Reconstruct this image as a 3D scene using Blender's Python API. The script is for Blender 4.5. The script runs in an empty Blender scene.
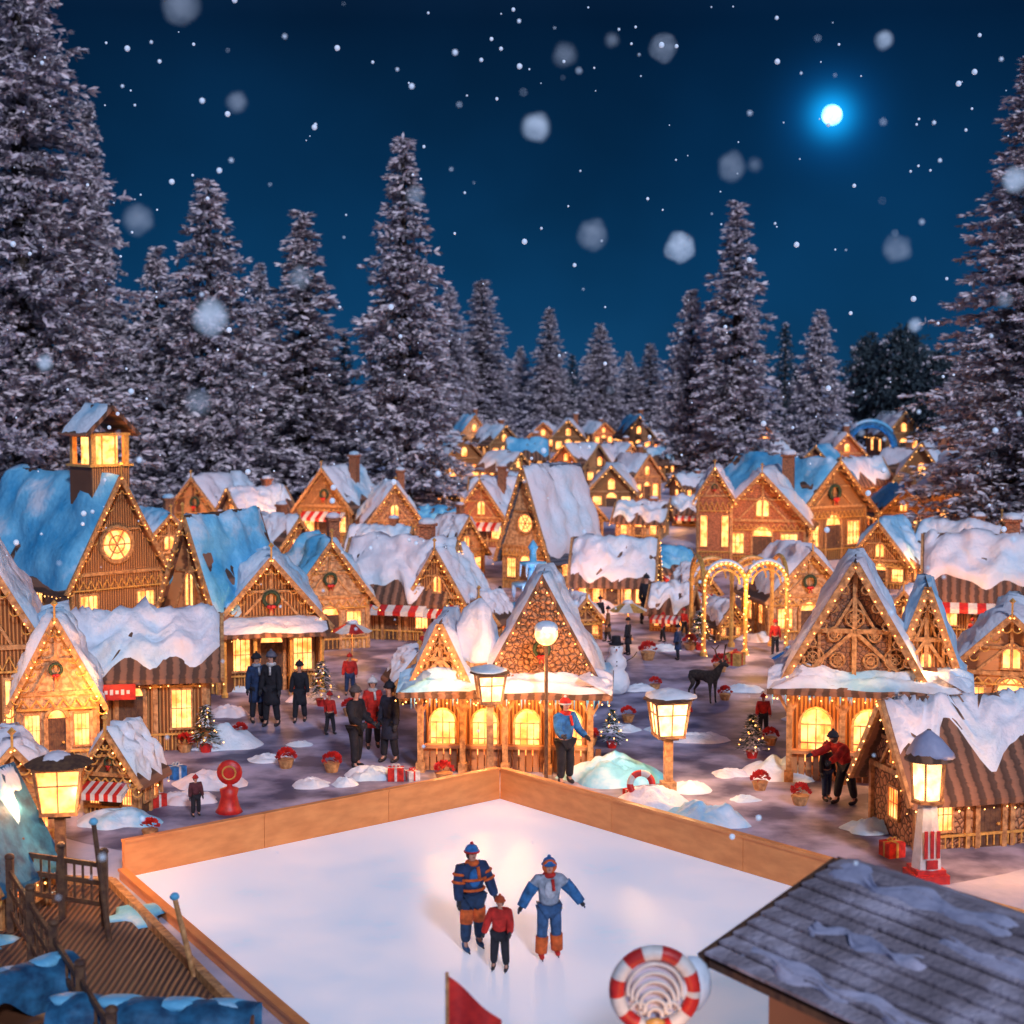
import bpy, bmesh, math, random
import numpy as np
from mathutils import Vector, Matrix, noise
rnd = random.Random(7)
PI = math.pi
scene = bpy.context.scene
COL = scene.collection
FPX = 1650.0; CAMH = 9.0
PITCH = math.atan(128/FPX); CP, SP = math.cos(PITCH), math.sin(PITCH)

# ------------------------------------------------------------------ terrain + survey helpers
def TH(x, y):
    s = max(0.0, y-85.0)
    return 7.0*(1-math.exp(-.05*s/7.0))
def ray(px, py):
    x = (px-512)/FPX; u = (512-py)/FPX
    return Vector((x, CP+u*SP, -SP+u*CP))
def G(px, py):
    d = ray(px, py); t = 5.0
    while t < 900:
        p = d*t; p.z += CAMH
        if p.z <= TH(p.x, p.y):
            break
        t += .25
    lo, hi = t-.25, t
    for _ in range(20):
        m = (lo+hi)/2; p = d*m; p.z += CAMH
        if p.z <= TH(p.x, p.y): hi = m
        else: lo = m
    p = d*hi; return Vector((p.x, p.y, TH(p.x, p.y)))
def AT(px, py, z):
    d = ray(px, py); t = (z-CAMH)/d.z
    return Vector((d.x*t, d.y*t, z))
def PT(px, py, t):
    d = ray(px, py); return Vector((d.x*t, d.y*t, CAMH+d.z*t))

# ------------------------------------------------------------------ materials
def new_mat(name):
    m = bpy.data.materials.new(name); m.use_nodes = True
    nt = m.node_tree; b = nt.nodes['Principled BSDF']; return m, nt, b
def mat(name, c1, c2=None, scale=4, rough=.7, bump=.25, kind='noise', stretch=(1,1,1), lo=.35, hi=.65, dist=.05, var=(.65,1.25)):
    m, nt, b = new_mat(name); N = nt.nodes; L = nt.links
    c2 = c2 or tuple(x*.6 for x in c1)
    tc = N.new('ShaderNodeTexCoord'); mp = N.new('ShaderNodeMapping'); mp.inputs['Scale'].default_value = stretch
    L.new(tc.outputs['Object'], mp.inputs['Vector'])
    if kind == 'noise':
        t = N.new('ShaderNodeTexNoise'); t.inputs['Scale'].default_value = scale; t.inputs['Detail'].default_value = 6; out = t.outputs['Fac']
    elif kind == 'voronoi':
        t = N.new('ShaderNodeTexVoronoi'); t.inputs['Scale'].default_value = scale; t.feature = 'DISTANCE_TO_EDGE'; out = t.outputs['Distance']
    elif kind == 'wave':
        t = N.new('ShaderNodeTexWave'); t.inputs['Scale'].default_value = scale; t.inputs['Distortion'].default_value = 1.5; t.inputs['Detail'].default_value = 3; out = t.outputs['Fac']
    L.new(mp.outputs['Vector'], t.inputs['Vector'])
    r = N.new('ShaderNodeValToRGB'); r.color_ramp.elements[0].position = lo; r.color_ramp.elements[1].position = hi
    r.color_ramp.elements[0].color = (*c2, 1); r.color_ramp.elements[1].color = (*c1, 1)
    L.new(out, r.inputs['Fac'])
    n2 = N.new('ShaderNodeTexNoise'); n2.inputs['Scale'].default_value = 1.3; n2.inputs['Detail'].default_value = 4
    L.new(tc.outputs['Object'], n2.inputs['Vector'])
    mr = N.new('ShaderNodeMapRange'); mr.inputs['To Min'].default_value = var[0]; mr.inputs['To Max'].default_value = var[1]
    L.new(n2.outputs['Fac'], mr.inputs['Value'])
    mx = N.new('ShaderNodeVectorMath'); mx.operation = 'SCALE'
    L.new(r.outputs['Color'], mx.inputs[0]); L.new(mr.outputs['Result'], mx.inputs['Scale'])
    L.new(mx.outputs['Vector'], b.inputs['Base Color'])
    b.inputs['Roughness'].default_value = rough
    if bump:
        bp = N.new('ShaderNodeBump'); bp.inputs['Strength'].default_value = bump; bp.inputs['Distance'].default_value = dist
        L.new(out, bp.inputs['Height']); L.new(bp.outputs['Normal'], b.inputs['Normal'])
    return m
def ramp_mat(name, cols, wscale, rough, bump, bscale):
    m, nt, b = new_mat(name); N = nt.nodes; L = nt.links
    g = N.new('ShaderNodeNewGeometry'); t = N.new('ShaderNodeTexNoise'); t.inputs['Scale'].default_value = wscale; t.inputs['Detail'].default_value = 5; t.inputs['Roughness'].default_value=.6
    L.new(g.outputs['Position'], t.inputs['Vector'])
    r = N.new('ShaderNodeValToRGB'); cr = r.color_ramp; cr.elements[0].position = cols[0][0]; cr.elements[0].color = (*cols[0][1],1); cr.elements[1].position = cols[-1][0]; cr.elements[1].color = (*cols[-1][1],1)
    for p,c in cols[1:-1]: e = cr.elements.new(p); e.color = (*c,1)
    L.new(t.outputs['Fac'], r.inputs['Fac']); L.new(r.outputs['Color'], b.inputs['Base Color']); b.inputs['Roughness'].default_value = rough
    if bump:
        n3 = N.new('ShaderNodeTexNoise'); n3.inputs['Scale'].default_value = bscale; n3.inputs['Detail'].default_value = 6; L.new(g.outputs['Position'], n3.inputs['Vector'])
        bp = N.new('ShaderNodeBump'); bp.inputs['Strength'].default_value = bump; bp.inputs['Distance'].default_value = .07; L.new(n3.outputs['Fac'], bp.inputs['Height']); L.new(bp.outputs['Normal'], b.inputs['Normal'])
    return m
def emis(name, c1, c2, strength, scale=2.5):
    m, nt, b = new_mat(name); N = nt.nodes; L = nt.links
    tc = N.new('ShaderNodeTexCoord'); t = N.new('ShaderNodeTexNoise'); t.inputs['Scale'].default_value = scale; t.inputs['Detail'].default_value = 4
    L.new(tc.outputs['Object'], t.inputs['Vector'])
    r = N.new('ShaderNodeValToRGB'); r.color_ramp.elements[0].position = .38; r.color_ramp.elements[1].position = .62
    r.color_ramp.elements[0].color = (*c2, 1); r.color_ramp.elements[1].color = (*c1, 1)
    L.new(t.outputs['Fac'], r.inputs['Fac']); L.new(r.outputs['Color'], b.inputs['Emission Color'])
    b.inputs['Base Color'].default_value = (.3, .15, .05, 1); b.inputs['Roughness'].default_value = .3
    b.inputs['Emission Strength'].default_value = strength
    return m
W = {}
W['wood'] = mat('warm_wood', (.66,.31,.11), (.20,.075,.028), 3.4, .5, .8, 'wave', (1,1,.15))
W['plank'] = mat('plank_wood', (.58,.26,.10), (.17,.065,.028), 2.9, .55, .8, 'wave', (.1,.1,1.6))
W['beam'] = mat('beam_wood', (.72,.38,.15), (.32,.14,.05), 9, .5, .4)
W['dark'] = mat('dark_timber', (.17,.085,.04), (.07,.03,.02), 9, .7, .4)
W['carved'] = mat('dark_carved_timber', (.34,.15,.07), (.07,.03,.02), 9, .6, .9, 'voronoi', lo=0, hi=.12)
W['stone'] = mat('brown_stone', (.64,.31,.15), (.09,.035,.02), 7.5, .75, 1.0, 'voronoi', lo=.0, hi=.16, dist=.12)
W['brick'] = mat('red_brick', (.55,.19,.08), (.18,.06,.03), 6, .8, .8, 'voronoi', (1,1,2), lo=0, hi=.12)
W['cream'] = mat('cream_plaster', (.74,.46,.23), (.40,.21,.10), 7, .75, .6, lo=.42, hi=.58)
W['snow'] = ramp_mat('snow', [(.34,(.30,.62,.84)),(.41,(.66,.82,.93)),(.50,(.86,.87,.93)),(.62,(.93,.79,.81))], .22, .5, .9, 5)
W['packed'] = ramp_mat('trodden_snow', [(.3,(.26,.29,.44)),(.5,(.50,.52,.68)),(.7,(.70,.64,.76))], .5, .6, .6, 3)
W['slate'] = mat('slate_roof', (.12,.14,.18), (.06,.07,.10), 6, .6, .5, 'wave', (1,1,1))
W['shingle'] = mat('brown_shingle', (.30,.14,.08), (.10,.05,.03), 5, .7, .7, 'wave', (.2,.2,2))
W['rib'] = ramp_mat('weathered_slats', [(.3,(.20,.17,.19)),(.5,(.36,.31,.35)),(.66,(.66,.61,.70))], 1.3, .75, .6, 12)
W['iron'] = mat('dark_iron', (.03,.03,.035), (.015,.015,.02), 20, .45, .1)
W['red'] = mat('red_paint', (.72,.03,.02), (.45,.015,.015), 8, .45, .1)
W['white'] = mat('white_paint', (.80,.78,.74), (.65,.62,.58), 8, .5, .1)
W['gold'] = mat('golden_paint', (.90,.50,.12), (.55,.25,.06), 10, .35, .2)
W['board'] = mat('orange_rink_board', (.90,.34,.10), (.76,.26,.07), 2, .45, .05, stretch=(1,1,3), var=(.85,1.1))
W['blue'] = mat('blue_canvas', (.03,.20,.38), (.008,.06,.14), 4, .7, .8)
W['bluepale'] = ramp_mat('frosty_blue_snow', [(.34,(.05,.36,.66)),(.5,(.20,.60,.86)),(.62,(.78,.86,.95))], .4, .5, .8, 5)
W['green'] = mat('fir_green', (.05,.09,.045), (.02,.04,.02), 20, .8, .5)
W['pane'] = emis('lit_window_glass', (1,.52,.16), (1,.20,.03), 2.8, 3.5)
W['panehot'] = emis('lantern_glass', (1,.66,.32), (1,.42,.12), 3.2, 4)
W['panedim'] = emis('dim_window_glass', (.9,.40,.12), (.35,.10,.03), 1.5)
W['bulb'] = emis('string_bulb', (1,.50,.15), (1,.36,.07), 8)
W['star'] = emis('star_light', (.40,.92,1), (.2,.75,1), 3.4, .1)
W['skin'] = mat('skin', (.68,.36,.25), (.58,.28,.19), 10, .5, .05)
W['eye'] = mat('eye', (.02,.02,.02), None, 10, .2, 0)
W['leather'] = mat('boot_leather', (.03,.025,.03), None, 10, .5, .1)
_cl = {}
def cloth(c):
    if c not in _cl: _cl[c] = mat('cloth', c, tuple(x*.5 for x in c), 9, .85, .6)
    return _cl[c]
W['bark'] = mat('bark', (.10,.07,.05), (.04,.03,.025), 8, .9, .6, stretch=(1,1,.2))
W['needle'] = ramp_mat('frosted_needles', [(.35,(.14,.14,.165)),(.5,(.32,.295,.325)),(.65,(.54,.46,.48))], .4, .85, 0, 1)
W['frost'] = ramp_mat('frost_village_glow_tint', [(.35,(.60,.56,.64)),(.5,(.84,.75,.79)),(.65,(.97,.85,.85))], .35, .7, 0, 1)  # pinkish cast of the village lights is put into the frost colour
W['needled'] = mat('dark_needles', (.07,.11,.13), (.03,.05,.06), .9, .85, 0)

# ------------------------------------------------------------------ mesh builder
class MB:
    def __init__(s): s.v=[]; s.f=[]; s.m=[]; s.cur=0
    def add(s, vs, fs):
        o=len(s.v); s.v += [tuple(v) for v in vs]; s.f += [[i+o for i in f] for f in fs]; s.m += [s.cur]*len(fs)
    def hexa(s, p): s.add(p, [(0,1,2,3),(7,6,5,4),(0,4,5,1),(1,5,6,2),(2,6,7,3),(3,7,4,0)])
    def box(s, c, sz):
        x,y,z=c; a,b,d=sz[0]/2,sz[1]/2,sz[2]/2
        s.hexa([(x-a,y-b,z-d),(x+a,y-b,z-d),(x+a,y+b,z-d),(x-a,y+b,z-d),(x-a,y-b,z+d),(x+a,y-b,z+d),(x+a,y+b,z+d),(x-a,y+b,z+d)])
    def bar(s, p0, p1, w, h=None):
        h = h or w; p0=Vector(p0); p1=Vector(p1); d=(p1-p0).normalized()
        up = Vector((0,0,1)) if abs(d.z)<.95 else Vector((0,1,0))
        r = d.cross(up).normalized()*w/2; u = r.cross(d).normalized()*h/2
        s.hexa([p0-r-u,p0+r-u,p0+r+u,p0-r+u,p1-r-u,p1+r-u,p1+r+u,p1-r+u])
    def tube(s, p0, p1, r0, r1=None, n=8):
        r1 = r0 if r1 is None else r1; p0=Vector(p0); p1=Vector(p1); d=(p1-p0).normalized()
        up = Vector((0,0,1)) if abs(d.z)<.95 else Vector((0,1,0))
        a=d.cross(up).normalized(); b=a.cross(d)
        vs=[]
        for p,r in ((p0,r0),(p1,r1)):
            for k in range(n):
                t=2*PI*k/n; vs.append(p+a*math.cos(t)*r+b*math.sin(t)*r)
        s.add(vs,[(k,(k+1)%n,n+(k+1)%n,n+k) for k in range(n)]+[tuple(range(n))[::-1],tuple(range(n,2*n))])
    def path(s, pts, r, n=6):
        for a,b in zip(pts[:-1],pts[1:]): s.tube(a,b,r,r,n)
    def lathe(s, prof, c=(0,0,0), n=14, wob=0):
        vs=[];fs=[]
        for (r,z) in prof:
            for k in range(n):
                t=2*PI*k/n; rr=r
                if wob: rr=r*(1+wob*noise.noise(Vector((math.cos(t)*1.3+c[0],math.sin(t)*1.3+c[1],z*2))))
                vs.append((c[0]+rr*math.cos(t),c[1]+rr*math.sin(t),c[2]+z))
        for i in range(len(prof)-1):
            for k in range(n): fs.append((i*n+k,i*n+(k+1)%n,(i+1)*n+(k+1)%n,(i+1)*n+k))
        fs.append(tuple(range(n))[::-1]); fs.append(tuple(range((len(prof)-1)*n,len(prof)*n)))
        s.add(vs,fs)
    def ball(s, c, r, n=8, sc=(1,1,1)):
        prof=[(max(.02,math.sin(PI*i/n))*r, -math.cos(PI*i/n)*r*sc[2]) for i in range(n+1)]
        o=len(s.v); s.lathe(prof,(0,0,0),n+2)
        s.v[o:]=[(c[0]+x*sc[0],c[1]+y*sc[1],c[2]+z) for x,y,z in s.v[o:]]
    def octa(s, c, r):
        x,y,z=c; s.add([(x+r,y,z),(x,y+r,z),(x-r,y,z),(x,y-r,z),(x,y,z+r),(x,y,z-r)],[(0,1,4),(1,2,4),(2,3,4),(3,0,4),(1,0,5),(2,1,5),(3,2,5),(0,3,5)])
    def torus(s, c, R, r, A, B, n=24, m=8, t0=0, t1=2*PI, mats=None):
        A=Vector(A); B=Vector(B); Nn=A.cross(B); c=Vector(c); full=abs(t1-t0-2*PI)<1e-4
        rings=[]
        cnt=n if full else n+1
        for i in range(cnt):
            t=t0+(t1-t0)*i/n; d=A*math.cos(t)+B*math.sin(t)
            rings.append([c+d*(R+r*math.cos(2*PI*j/m))+Nn*r*math.sin(2*PI*j/m) for j in range(m)])
        o=len(s.v); s.v+=[tuple(v) for rg in rings for v in rg]
        for i in range(n):
            a=i*m; b=((i+1)%cnt)*m
            for j in range(m):
                s.f.append([o+a+j,o+a+(j+1)%m,o+b+(j+1)%m,o+b+j]); s.m.append(mats(i) if mats else s.cur)
    def prism(s, prof, fn, a0, a1):
        n=len(prof); vs=[fn(a0,p[0],p[1]) for p in prof]+[fn(a1,p[0],p[1]) for p in prof]
        s.add(vs,[(i,(i+1)%n,n+(i+1)%n,n+i) for i in range(n)]+[tuple(range(n))[::-1],tuple(range(n,2*n))])
    def build(s, name, mats, parent=None, smooth=False, recalc=True):
        me=bpy.data.meshes.new(name); me.from_pydata(s.v,[],s.f)
        if not isinstance(mats,(list,tuple)): mats=[mats]
        for m in mats: me.materials.append(m)
        me.polygons.foreach_set('material_index', s.m)
        if recalc:
            bm=bmesh.new(); bm.from_mesh(me); bmesh.ops.recalc_face_normals(bm,faces=bm.faces); bm.to_mesh(me); bm.free()
        if smooth: me.polygons.foreach_set('use_smooth',[True]*len(me.polygons))
        me.update()
        o=bpy.data.objects.new(name,me); COL.objects.link(o)
        if parent: o.parent=parent
        return o
def tag(o, label=None, cat=None, group=None, kind=None):
    if label: o['label']=label
    if cat: o['category']=cat
    if group: o['group']=group
    if kind: o['kind']=kind
    return o
def empty(name, loc, yaw=0, label=None, cat=None, group=None):
    o=bpy.data.objects.new(name,None); COL.objects.link(o); o.location=loc; o.rotation_euler=(0,0,math.radians(yaw)); o.empty_display_size=.2
    return tag(o,label,cat,group)
def point(parent, loc, energy, color=(1,.45,.14), r=.12, name='lamp_light'):
    l=bpy.data.lights.new(name,'POINT'); l.energy=energy; l.color=color; l.shadow_soft_size=r
    o=bpy.data.objects.new(name,l); COL.objects.link(o); o.location=loc; o.parent=parent; return o
def snow_strip(mb, fn, a0, a1, prof, thick, na=14, nb=12, seed=0, ragged=.12):
    P=[Vector((p[0],p[1])) for p in prof]
    seg=[(P[i+1]-P[i]).length for i in range(len(P)-1)]; tot=sum(seg)
    def at(u):
        u=max(0,min(tot,u)); k=0
        while k<len(seg)-1 and u>seg[k]: u-=seg[k]; k+=1
        d=(P[k+1]-P[k]).normalized(); n=Vector((-d.y,d.x)); 
        if n.y<0: n=-n
        return P[k]+d*u, n
    vs=[];fs=[]
    for i in range(na+1):
        a=i/na
        e0=ragged*tot*.5*(.5+noise.noise(Vector((a*5,seed,1)))); e1=ragged*tot*.5*(.5+noise.noise(Vector((a*5,seed,9))))
        for j in range(nb+1):
            b=j/nb; u=e0+(tot-e0-e1)*b; p,n=at(u)
            ed=(1-abs(2*b-1)**5)*(1-abs(2*a-1)**9)
            th=thick*max(0,ed)**.5*(.72+1.1*noise.noise(Vector((a*6,b*7,seed)))+.55*noise.noise(Vector((a*15,b*17,seed))))-.012
            q=p+n*th; aa=a0+(a1-a0)*a
            vs.append(fn(aa,q.x,q.y))
    for i in range(na):
        for j in range(nb):
            k=i*(nb+1)+j; fs.append((k,k+1,k+nb+2,k+nb+1))
    mb.add(vs,fs)
def dup(root, loc, rz, label, group=None, sc=1):
    r=root.copy(); COL.objects.link(r); r.location=loc; r.rotation_euler=(0,0,rz); r.scale=(sc,sc,sc); r['label']=label
    if group: r['group']=group
    for ch in list(root.children):
        c=ch.copy(); COL.objects.link(c); c.parent=r
        for g in ch.children:
            d=g.copy(); COL.objects.link(d); d.parent=c
    return r

# ------------------------------------------------------------------ building parts
def window(root, o, r, n, w, h, detail=1, rnd_top=False, mt='pane', fm='beam'):
    o=Vector(o); r=Vector(r); n=Vector(n); z=Vector((0,0,1)); b=max(.035,w*.09)
    f=MB()
    P=lambda a,c,k:o+r*a+z*c+n*k
    f.bar(P(-w/2,0,.03),P(-w/2,h,.03),b,b); f.bar(P(w/2,0,.03),P(w/2,h,.03),b,b)
    f.bar(P(-w/2-b,-b/2,.045),P(w/2+b,-b/2,.045),b*1.4,b*1.1)
    if rnd_top:
        f.torus(P(0,h,.03),w/2,b/2,r,z,10,6,0,PI)
    else:
        f.bar(P(-w/2-b*.5,h+b/2,.035),P(w/2+b*.5,h+b/2,.035),b,b)
    if detail:
        f.bar(P(0,0,.028),P(0,h+(w/2 if rnd_top else 0),.028),b*.45); f.bar(P(-w/2,h*.5,.026),P(w/2,h*.5,.026),b*.4)
        f.bar(P(-w/4,0,.024),P(-w/4,h,.024),b*.3); f.bar(P(w/4,0,.024),P(w/4,h,.024),b*.3)
        f.bar(P(-w/2,h*.98,.027),P(w/2,h*.98,.027),b*.4)
    fo=f.build('window',W[fm],root)
    p=MB(); pts=[P(-w/2,0,.012),P(w/2,0,.012),P(w/2,h,.012)]
    if rnd_top: pts+=[P(w/2*math.cos(t),h+w/2*math.sin(t),.012) for t in (PI*.25,PI*.5,PI*.75)]
    pts.append(P(-w/2,h,.012)); p.add(pts,[tuple(range(len(pts)))])
    p.build('pane',W[mt],fo,recalc=False)
def round_window(root, o, r, n, R):
    o=Vector(o); r=Vector(r); n=Vector(n); z=Vector((0,0,1))
    f=MB(); f.torus(o+n*.04,R,R*.14,r,z,20,6)
    for k in range(3):
        t=PI*k/3; d=(r*math.cos(t)+z*math.sin(t))*R; f.bar(o+n*.035-d,o+n*.035+d,R*.07)
    f.torus(o+n*.035,R*.5,R*.04,r,z,16,5)
    fo=f.build('window',W['beam'],root)
    p=MB(); pts=[o+n*.015+(r*math.cos(2*PI*k/16)+z*math.sin(2*PI*k/16))*R for k in range(16)]; p.add(pts,[tuple(range(16))]); p.build('pane',W['pane'],fo,recalc=False)
def door(root, o, r, n, w, h, mt='dark'):
    o=Vector(o); r=Vector(r); n=Vector(n); z=Vector((0,0,1)); P=lambda a,c,k:o+r*a+z*c+n*k
    d=MB()
    for k in range(4):
        a=-w/2+w*(k+.5)/4; d.hexa([P(a-w*.12,0,0.005),P(a+w*.12,0,0.005),P(a+w*.12,0,.05),P(a-w*.12,0,.05),P(a-w*.12,h,0.005),P(a+w*.12,h,0.005),P(a+w*.12,h,.05),P(a-w*.12,h,.05)])
    do=d.build('door',W[mt],root)
    f=MB(); f.bar(P(-w/2-.05,0,.06),P(-w/2-.05,h,.06),.1,.1); f.bar(P(w/2+.05,0,.06),P(w/2+.05,h,.06),.1,.1); f.torus(P(0,h,.06),w/2+.05,.055,r,z,10,6,0,PI); f.build('frame',W['beam'],do)
    a=MB(); pts=[P(-w/2,h,.02),P(w/2,h,.02)]+[P(w/2*math.cos(t),h+w/2*math.sin(t),.02) for t in (PI*.2,PI*.4,PI*.6,PI*.8)]; a.add(pts,[tuple(range(6))]); a.build('fanlight',W['pane'],do,recalc=False)
    k=MB(); k.ball(P(w*.35,h*.5,.08),.035,6); k.build('handle',W['gold'],do)
def wreath_part(root, c, R):
    m=MB(); m.torus(c,R,R*.26,(1,0,0),(0,0,1),16,6); m.build('wreath',W['green'],root)
    m=MB(); m.ball((c[0]-R*.25,c[1]-R*.3,c[2]-R),R*.34,6,(1.3,.6,.8)); m.ball((c[0]+R*.25,c[1]-R*.3,c[2]-R),R*.34,6,(1.3,.6,.8)); m.bar((c[0],c[1]-R*.3,c[2]-R),(c[0]-R*.3,c[1]-R*.3,c[2]-R*1.9),R*.2,.02); m.bar((c[0],c[1]-R*.3,c[2]-R),(c[0]+R*.3,c[1]-R*.3,c[2]-R*1.9),R*.2,.02)
    m.build('red_bow',W['red'],root,smooth=True)

CNT=[0]
def house(label, px, base, wpx, hpx, yaw=0, dr=1.2, wf=.5, gable=True, wall='wood', roof='shingle', dopt=True, chim=False, rw=False,
          light=1.0, group=None, name='cottage', cat='cottage', snowt=None, over=None, porch=False, detail=1, sign=False, nwin=2, snow='snow', lightcol=(1,.41,.11), bell=False, ragged=.25, strings=True, awn=None):
    CNT[0]+=1; seed=CNT[0]*3.7
    p=G(px,base); s=p.y/FPX; w=wpx*s; H=hpx*s; hw=H*wf; rise=H-hw; d=w*dr if gable else w/dr
    over = over if over is not None else .08*w+.08
    snowt = snowt if snowt is not None else .05*w+.12
    root=empty(name,p,yaw,label,cat,group)
    if gable:
        half=w/2; fn=lambda a,b,z:Vector((b,a,z)); a0,a1=0,d
    else:
        half=d/2; fn=lambda a,b,z:Vector((a,b+d/2,z)); a0,a1=-w/2,w/2
    m=MB(); m.prism([(-half,-.4),(half,-.4),(half,hw),(0,H),(-half,hw)],fn,a0,a1); wo=m.build('wall',W[wall],root)
    sl=rise/half; ez=hw-over*sl; t=.07+.015*w
    prof=[(-half-over,ez+t),(0,H+t*1.2),(half+over,ez+t),(half+over,ez),(0,H+.004),(-half-over,ez)]
    m=MB(); m.prism(prof,fn,a0-over,a1+over); ro=m.build('roof',W[roof],root)
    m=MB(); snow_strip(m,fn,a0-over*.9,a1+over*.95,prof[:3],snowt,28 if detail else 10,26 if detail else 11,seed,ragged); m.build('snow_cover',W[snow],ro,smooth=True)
    b=.06+.014*w; tf=MB()
    X=Vector((1,0,0)); Y=Vector((0,1,0)); Z=Vector((0,0,1))
    ends=[(a0-over*1.0-.03)] + ([] if gable else [a1+over+.03])
    for e in ends:
        tf.bar(fn(e,-half-over,ez+t/2),fn(e,0,H+t/2),b*.8,b*1.5); tf.bar(fn(e,half+over,ez+t/2),fn(e,0,H+t/2),b*.8,b*1.5)
    for e,sg in ([(a0,-1)] if gable else [(a0,-1),(a1,1)]):
        q=e+sg*(b/2-.02)
        for bb in (-half+b/2,half-b/2): tf.bar(fn(q,bb,0),fn(q,bb,hw),b)
        tf.bar(fn(q,-half,hw),fn(q,half,hw),b*1.1)
        if detail and not rw:
            tf.bar(fn(q,0,hw+b/2),fn(q,0,H-b),b*.8)
            tf.bar(fn(q,-half*.55,hw+b/2),fn(q,-half*.04,hw+rise*.5),b*.7); tf.bar(fn(q,half*.55,hw+b/2),fn(q,half*.04,hw+rise*.5),b*.7)
        if detail:
            tf.bar(fn(q,-half*.5,hw+rise*.46),fn(q,half*.5,hw+rise*.46),b*.75)
    if not gable:
        for xx in np.linspace(-w/2+b/2,w/2-b/2,4): tf.bar((xx,-b/2+.02,0),(xx,-b/2+.02,hw),b)
        tf.bar((-w/2,-b/2+.02,hw*.93),(w/2,-b/2+.02,hw*.93),b)
    else:
        for xx in (-1,1):
            for yy in np.linspace(b/2,d-b/2,3): tf.bar((xx*(w/2+b/2-.02),yy,0),(xx*(w/2+b/2-.02),yy,hw*.92),b)
    tf.build('timber_frame',W['beam'],root)
    if detail:
        ct=MB(); nz=max(6,int(w/.28)); y_=-b*.55-.03
        for i in range(nz):
            x0=-w/2+w*i/nz; x1=x0+w/nz; xm=(x0+x1)/2
            ct.bar((x0,y_,hw*.80),(xm,y_,hw*.92),.03); ct.bar((xm,y_,hw*.92),(x1,y_,hw*.80),.03)
        ct.bar((-w/2,y_,hw*.79),(w/2,y_,hw*.79),.05); 
        for i in range(nz*2):
            x0=-w/2+w*(i+.5)/(nz*2); ct.bar((x0,y_,0.05),(x0,y_,hw*.2),.025)
        ct.bar((-w/2,y_,hw*.21),(w/2,y_,hw*.21),.05)
        if gable:
            k=7
            for sx in (-1,1):
                for i in range(k):
                    q=fn(a0-over-.08,sx*(half+over)*(1-(i+.5)/k),ez+(H-ez)*(i+.5)/k-.05); ct.torus(q-Vector((0,0,.06)),.09+.01*w,.02,(1,0,0),(0,0,1),6,4,PI,2*PI)
            ct.bar(fn(a0-over-.06,0,H),fn(a0-over-.06,0,H+.28+.05*w),.05); ct.octa(fn(a0-over-.06,0,H+.32+.05*w),.09)
        ct.build('carved_trim',W['gold'],root)
        if (CNT[0]%3==0 if awn is None else awn) and not porch:
            m=MB(); n_=10; ya,yb=-.02-b,-.45-.08*w
            for i in range(n_):
                m.cur=i%2; x0=-w*.42+w*.84*i/n_; x1=x0+w*.84/n_; z1=hw*.84; z2=hw*.66
                m.add([(x0,ya,z1),(x1,ya,z1),(x1,yb,z2),(x0,yb,z2),(x0,ya,z1-.03),(x1,ya,z1-.03),(x1,yb,z2-.14),(x0,yb,z2-.14)],[(0,1,2,3),(7,6,5,4),(3,2,6,7),(0,3,7,4),(1,5,6,2)])
            m.build('striped_awning',[W['red'],W['white']],root,recalc=False)
    F0=-.004
    if gable:
        if dopt: door(root,(0,F0,0),X,-Y,w*.22,min(hw*.66,1.9))
        ww=w*.20; wh=hw*.44
        for sx in (-1,1): window(root,(sx*w*.31,F0,hw*.28),X,-Y,ww,wh,detail,mt='pane')
        if rw: round_window(root,(0,F0-b*.2,hw+rise*.30),X,-Y,w*.17)
        elif detail and CNT[0]%2 and rise>.8: wreath_part(root,(0,F0-b-.03,hw+rise*.33),w*.075)
        elif rise>.8: window(root,(w*.0,F0-b*.3,hw+rise*.1),X,-Y,w*.15,rise*.28,0,True)
        sd=-1 if yaw>0 else 1
        for yy in (.3,.7): window(root,(sd*(w/2+.004),d*yy,hw*.32),Y,X*sd,w*.17,wh,detail,mt='pane' if rnd.random()<.7 else 'panedim')
    else:
        k=nwin+1
        xs=[-w/2+w*(i+.5)/k for i in range(k)]
        for i,xx in enumerate(xs):
            if i==k//2 and dopt: door(root,(xx,F0,0),X,-Y,min(w*.16,.9),min(hw*.68,1.9))
            else: window(root,(xx,F0,hw*.28),X,-Y,w*.14,hw*.47,detail,mt='pane' if rnd.random()<.8 else 'panedim')
        sd=-1 if yaw>0 else 1
        window(root,(sd*(w/2+.004),d/2,hw*.3),Y,X*sd,d*.22,hw*.45,detail)
        window(root,(sd*(w/2+.004),d/2,hw*1.1),Y,X*sd,d*.16,rise*.25,0,True)
    if strings:
        sb=MB(); br=max(.02,.42*s)
        edge=[]
        if gable:
            for sx in (-1,1): edge.append((fn(a0-over-.1,0,H-.02),fn(a0-over-.1,sx*(half+over),ez-.03)))
            sd=-1 if yaw>0 else 1
            edge.append((fn(a0,sd*(half+over+.03),ez-.03),fn(a1,sd*(half+over+.03),ez-.03)))
        else:
            edge.append((fn(a0-over,-half-over-.04,ez-.03),fn(a1+over,-half-over-.04,ez-.03)))
            sd=-1 if yaw>0 else 1; e=(a0-over-.1) if sd<0 else (a1+over+.1)
            for sx in (-1,1): edge.append((fn(e,0,H-.02),fn(e,sx*(half+over),ez-.03)))
        for (q0,q1) in edge:
            L=(q1-q0).length; n=max(4,int(L/max(.24,6*s)))
            for i in range(n+1):
                if rnd.random()<.2: continue
                q=q0.lerp(q1,(i+rnd.uniform(-.3,.3))/n); sb.octa((q.x,q.y,q.z-.05*math.sin(i*1.9)**2),br*(.5+.8*rnd.random()))
        sb.build('string_lights',W['bulb'],root)
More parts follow.
